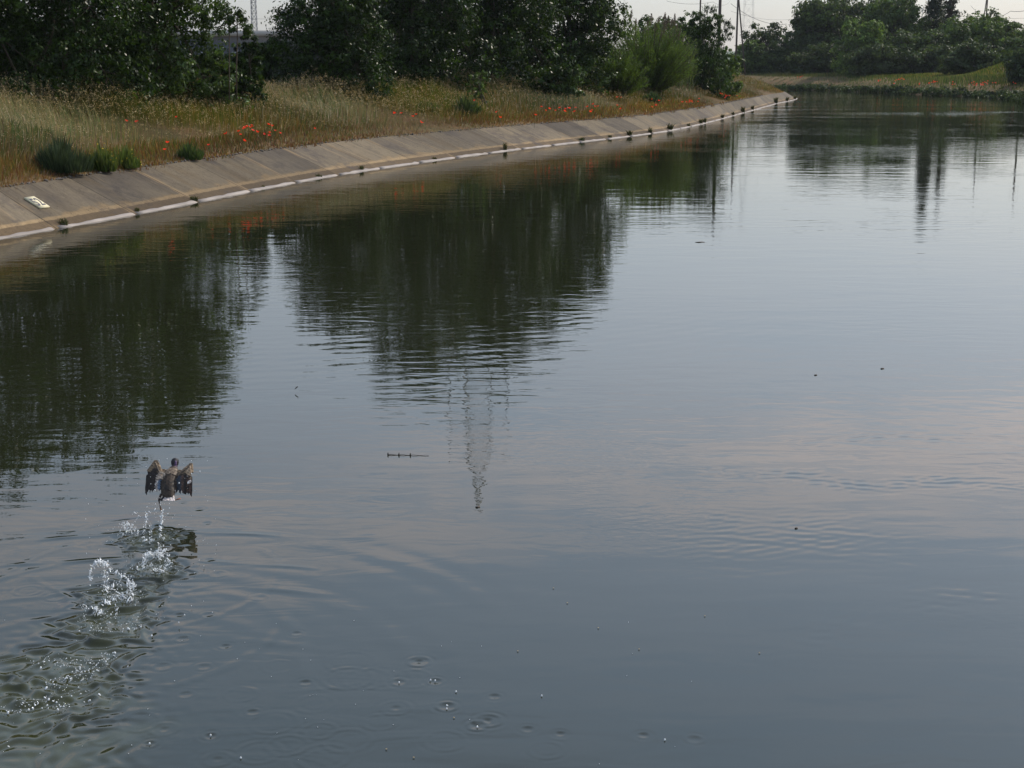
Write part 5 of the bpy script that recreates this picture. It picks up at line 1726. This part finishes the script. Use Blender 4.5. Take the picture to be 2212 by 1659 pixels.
spray('water_spray', 'arching jet of drops with a bright white crest', Yc,
      [(zz(z7, (760, 710), (790, 690), (830, 690), (920, 715)), 2.0, 130, .004, .010), (zz(z7, (760, 715), (725, 780), (725, 890)), 1.6, 34, .003, .007), (zz(z7, (880, 760), (890, 880), (880, 1000)), 2.6, 70, .003, .007), (zz(z7, (940, 760), (1120, 860), (1240, 970)), 1.8, 80, .003, .007), (zz(z7, (900, 980), (960, 940)), 4, 50, .003, .006), (zz(z7, (1150, 880), (1180, 960), (1160, 1060)), 3, 100, .003, .009), (zz(z7, (1000, 1000), (1060, 900)), 3, 26, .002, .004), (zz(z7, (880, 1130), (1030, 1060), (1170, 1090)), 4, 110, .003, .008)],
      [(*z7(815, 680), .014), (*z7(780, 712), .012), (*z7(850, 700), .012), (*z7(1118, 862), .011), (*z7(1180, 955), .011), (*z7(1137, 878), .010), (*z7(720, 945), .009), (*z7(1277, 1015), .010), (*z7(1020, 1060), .011), (*z7(905, 850), .009)], [(*z7(1030, 1080), 58, 10, 60, .003, .007)])
Yd = PZ(*z7(900, 1400))[1]
spray('water_spray', 'scattered sparkling drops on the wide ring of the older splash', Yd,
      [(zz(z7, (650, 1240), (655, 1340)), .6, 10, .002, .004), (zz(z7, (760, 1180), (820, 1260), (880, 1230)), 2, 40, .003, .008), (zz(z7, (1010, 1170), (1010, 1300)), 1.6, 20, .002, .005), (zz(z7, (630, 1180), (700, 1200)), 2, 20, .002, .005)],
      [(*z7(820, 1255), .015), (*z7(935, 1358), .011), (*z7(1150, 1430), .013), (*z7(1140, 1420), .011), (*z7(1280, 1405), .010), (*z7(950, 1265), .008), (*z7(870, 1545), .010), (*z7(1400, 1500), .011), (*z7(755, 1535), .007), (*z7(1700, 1355), .007), (*z7(1765, 1270), .006), (*z7(600, 1450), .009)],
      [(*z7(920, 1370), 72, 26, 110, .003, .008), (*z7(1000, 1420), 60, 12, 70, .003, .008), (*z7(1450, 1300), 40, 8, 18, .002, .005)])
Ye = PZ(*z8(560, 700))[1]
spray('water_spray', 'slanting streak of glitter drops in the lower left', Ye,
      [],
      [(*z8(1017, 468), .012), (*z8(935, 545), .011), (*z8(408, 780), .013), (*z8(590, 690), .011), (*z8(390, 545), .010), (*z8(360, 600), .010), (*z8(565, 580), .009), (*z8(477, 748), .009), (*z8(1130, 588), .008), (*z8(340, 562), .008)],
      [(*z8(880, 570), 34, 9, 60, .003, .008), (*z8(760, 640), 34, 8, 70, .003, .009), (*z8(690, 700), 32, 8, 60, .003, .009), (*z8(520, 760), 32, 7, 50, .003, .008), (*z8(450, 580), 70, 9, 55, .003, .007), (*z8(640, 560), 60, 7, 60, .003, .007), (*z8(960, 500), 20, 8, 30, .003, .007)])
spray('water_spray', 'last fading glitter drops beside the lower left corner', Ye,
      [],
      [(*z8(790, 892), .014), (*z8(745, 903), .008), (*z8(880, 838), .010), (*z8(430, 880), .011), (*z8(398, 865), .010), (*z8(310, 930), .010), (*z8(290, 958), .011), (*z8(254, 970), .010), (*z8(70, 996), .013), (*z8(512, 970), .010), (*z8(562, 942), .009), (*z8(470, 895), .010), (*z8(500, 905), .009), (*z8(715, 830), .009), (*z8(632, 850), .008), (*z8(175, 992), .007), (*z8(76, 1296), .008)],
      [(*z8(680, 820), 30, 6, 30, .003, .007), (*z8(450, 930), 50, 14, 60, .003, .008), (*z8(270, 930), 30, 10, 36, .003, .008), (*z8(80, 990), 34, 6, 36, .003, .009)])
# stray drops in the air and around the bird
mb = MB()
for (a, b, s) in [(1425, 520, .0075), (1325, 775, .0085), (1080, 775, .0085), (410, 975, .0085), (1420, 165, .006), (530, 140, .004), (745, 105, .005), (1655, 460, .008), (430, 1365, .007), (815, 1470, .006), (250, 1580, .008), (640, 1525, .008), (770, 1625, .008), (195, 1630, .008), (290, 605, .004), (300, 800, .004), (420, 815, .005), (480, 750, .005)]:
    px, py = 560 / 1.8517 + a * 0.14466 / 1.8517, 1820 / 1.8517 + b * 0.14466 / 1.8517
    drop(mb, at(px, py, DUCK_Y - 0.26), s * 0.8, 1.5)
for _ in range(90):
    px, py = rs.uniform(180, 470), rs.uniform(990, 1330)
    Y_ = min(Ya + 0.1, PZ(px, py, 0.02)[1])
    p = at(px, py, Y_)
    if p[2] > 0: drop(mb, p, rs.uniform(.0015, .0035), 1.5)
tag(link('flying_drops', mb.mesh('flying_drops', M_DROP, True)), 'stray bright drops flying around the duck', None, None, 'stuff')
mb = MB()
for _ in range(80):
    px, py = rs.uniform(0, 1500), rs.uniform(1330, 1650)
    if px > 700 and rs.uniform() < 0.55: continue
    drop(mb, PZ(px, py, 0.003), rs.uniform(.0012, .0032), 0.8)
for px, py, *_ in [(965, 1524), (965, 1531), (940, 1470), (930, 1469), (985, 1494), (1031, 1570), (1436, 1598), (1170, 1503), (520, 1637), (455, 1588), (323, 1606), (862, 1474)]:
    drop(mb, PZ(px, py, 0.006), .0065, 1.3)
tag(link('surface_drops', mb.mesh('surface_drops', M_DROP, True)), 'tiny drops and bubbles scattered over the near water', None, None, 'stuff')

# ------------------------------------------------------------------ things floating on the water
a, b = PZ(838, 982, 0.004), PZ(926, 984, 0.004)
mb = MB()
t = np.linspace(0, 1, 14)[:, None]
pts = a + (b - a) * t + np.column_stack([np.zeros(14), np.zeros(14), 0.003 * np.sin(np.arange(14) * 1.7)])
mb.tube(pts, np.linspace(0.004, 0.002, 14), 6)
stick = tag(link('floating_reed', mb.mesh('floating_reed', M_WOOD)), 'thin dark reed stem with three knots floating on the calm water', 'stem')
for f in (0.0, 0.27, 0.55):
    mb = MB(); p = a + (b - a) * f
    mb.tube([p + [0, 0, -0.004], p + [0, 0, 0.008], p + [0.003, 0, 0.024]], [0.006, 0.008, 0.002], 6)
    link('knot', mb.mesh('knot', M_WOOD), stick)
mb = MB(); c = PZ(640, 838, 0.05)
mb.tube([c + [-0.02, 0, -0.016], c, c + [0.018, 0, 0.020]], [0.003, 0.006, 0.003], 6)
for s in (-1, 1):
    slab(mb, [c, c + [0.010 * s + .008, 0.01, 0.018], c + [0.014 * s + 0.008, 0.01, 0.012], c + [0.008 * s, 0, 0.0]], 0.001, (1, 1, 1), (0, -1, 0))
tag(link('insect', mb.mesh('insect', M_WOOD)), 'tiny dark insect flying low over the pale water', 'insect')

r = np.random.default_rng(44)
LEAF = [(1487, 1503, 'pale'), (1290, 1357, 'pale'), (2300, 1400, 'x')]
M_DRY = simple('dry_leaf', (0.30, 0.24, 0.15), 0.8, 0.2, 0.3, 30)
def scrap(px, py, s, name, label):
    mb = MB(); c = PZ(px, py, 0.006)
    out_ = [c + [math.cos(a) * s * (1.4 if k % 2 == 0 else 0.8), math.sin(a) * s * 0.9, 0.004 * math.sin(3 * a)] for k, a in enumerate(np.linspace(0, 2 * math.pi, 7)[:-1])]
    slab(mb, out_, 0.003, (1, 1, 1), (0, 0, 1))
    tag(link(name, mb.mesh(name, M_DRY)), label, 'leaf', 'leaf scraps on the near water')


for px, py in [(1225, 1302), (1195, 1270), (1292, 1356), (1522, 1330), (1118, 1406), (1380, 1402), (834, 1618), (893, 1636), (980, 1550), (1640, 1410)]:
    scrap(px, py, 0.005, 'floating_leaf', 'tiny pale leaf scrap drifting on the near water')
for px, py, s in [(1512, 523, 0.07), (1906, 796, 0.016), (1762, 810, 0.013), (1720, 1141, 0.009), (1032, 1095, 0.014)]:
    mb = MB(); c = PZ(px, py, 0.004)
    out_ = [c + [math.cos(a) * s * (1.5 if k % 2 == 0 else 0.9), math.sin(a) * s, 0.004 * math.sin(2 * a)] for k, a in enumerate(np.linspace(0, 2 * math.pi, 9)[:-1])]
    slab(mb, out_, 0.008, (1, 1, 1), (0, 0, 1))
    tag(link('floating_debris', mb.mesh('floating_debris', M_WOOD)), 'small dark speck of debris drifting on open water', 'debris', 'dark specks on the open water')

# ------------------------------------------------------------------ air
HAZE = 8e-5
if HAZE > 0:
    hm = bpy.data.materials.new('air'); hm.use_nodes = True
    n = hm.node_tree.nodes; n.clear()
    pv = n.new('ShaderNodeVolumePrincipled'); pv.inputs['Color'].default_value = (0.80, 0.86, 0.95, 1); pv.inputs['Density'].default_value = HAZE
    ou = n.new('ShaderNodeOutputMaterial'); hm.node_tree.links.new(pv.outputs[0], ou.inputs['Volume'])
    mb = MB(); mb.box((-1800, -700, -3), (3900, 3900, 95))
    ho = link('haze', mb.mesh('haze', hm)); ho['kind'] = 'stuff'
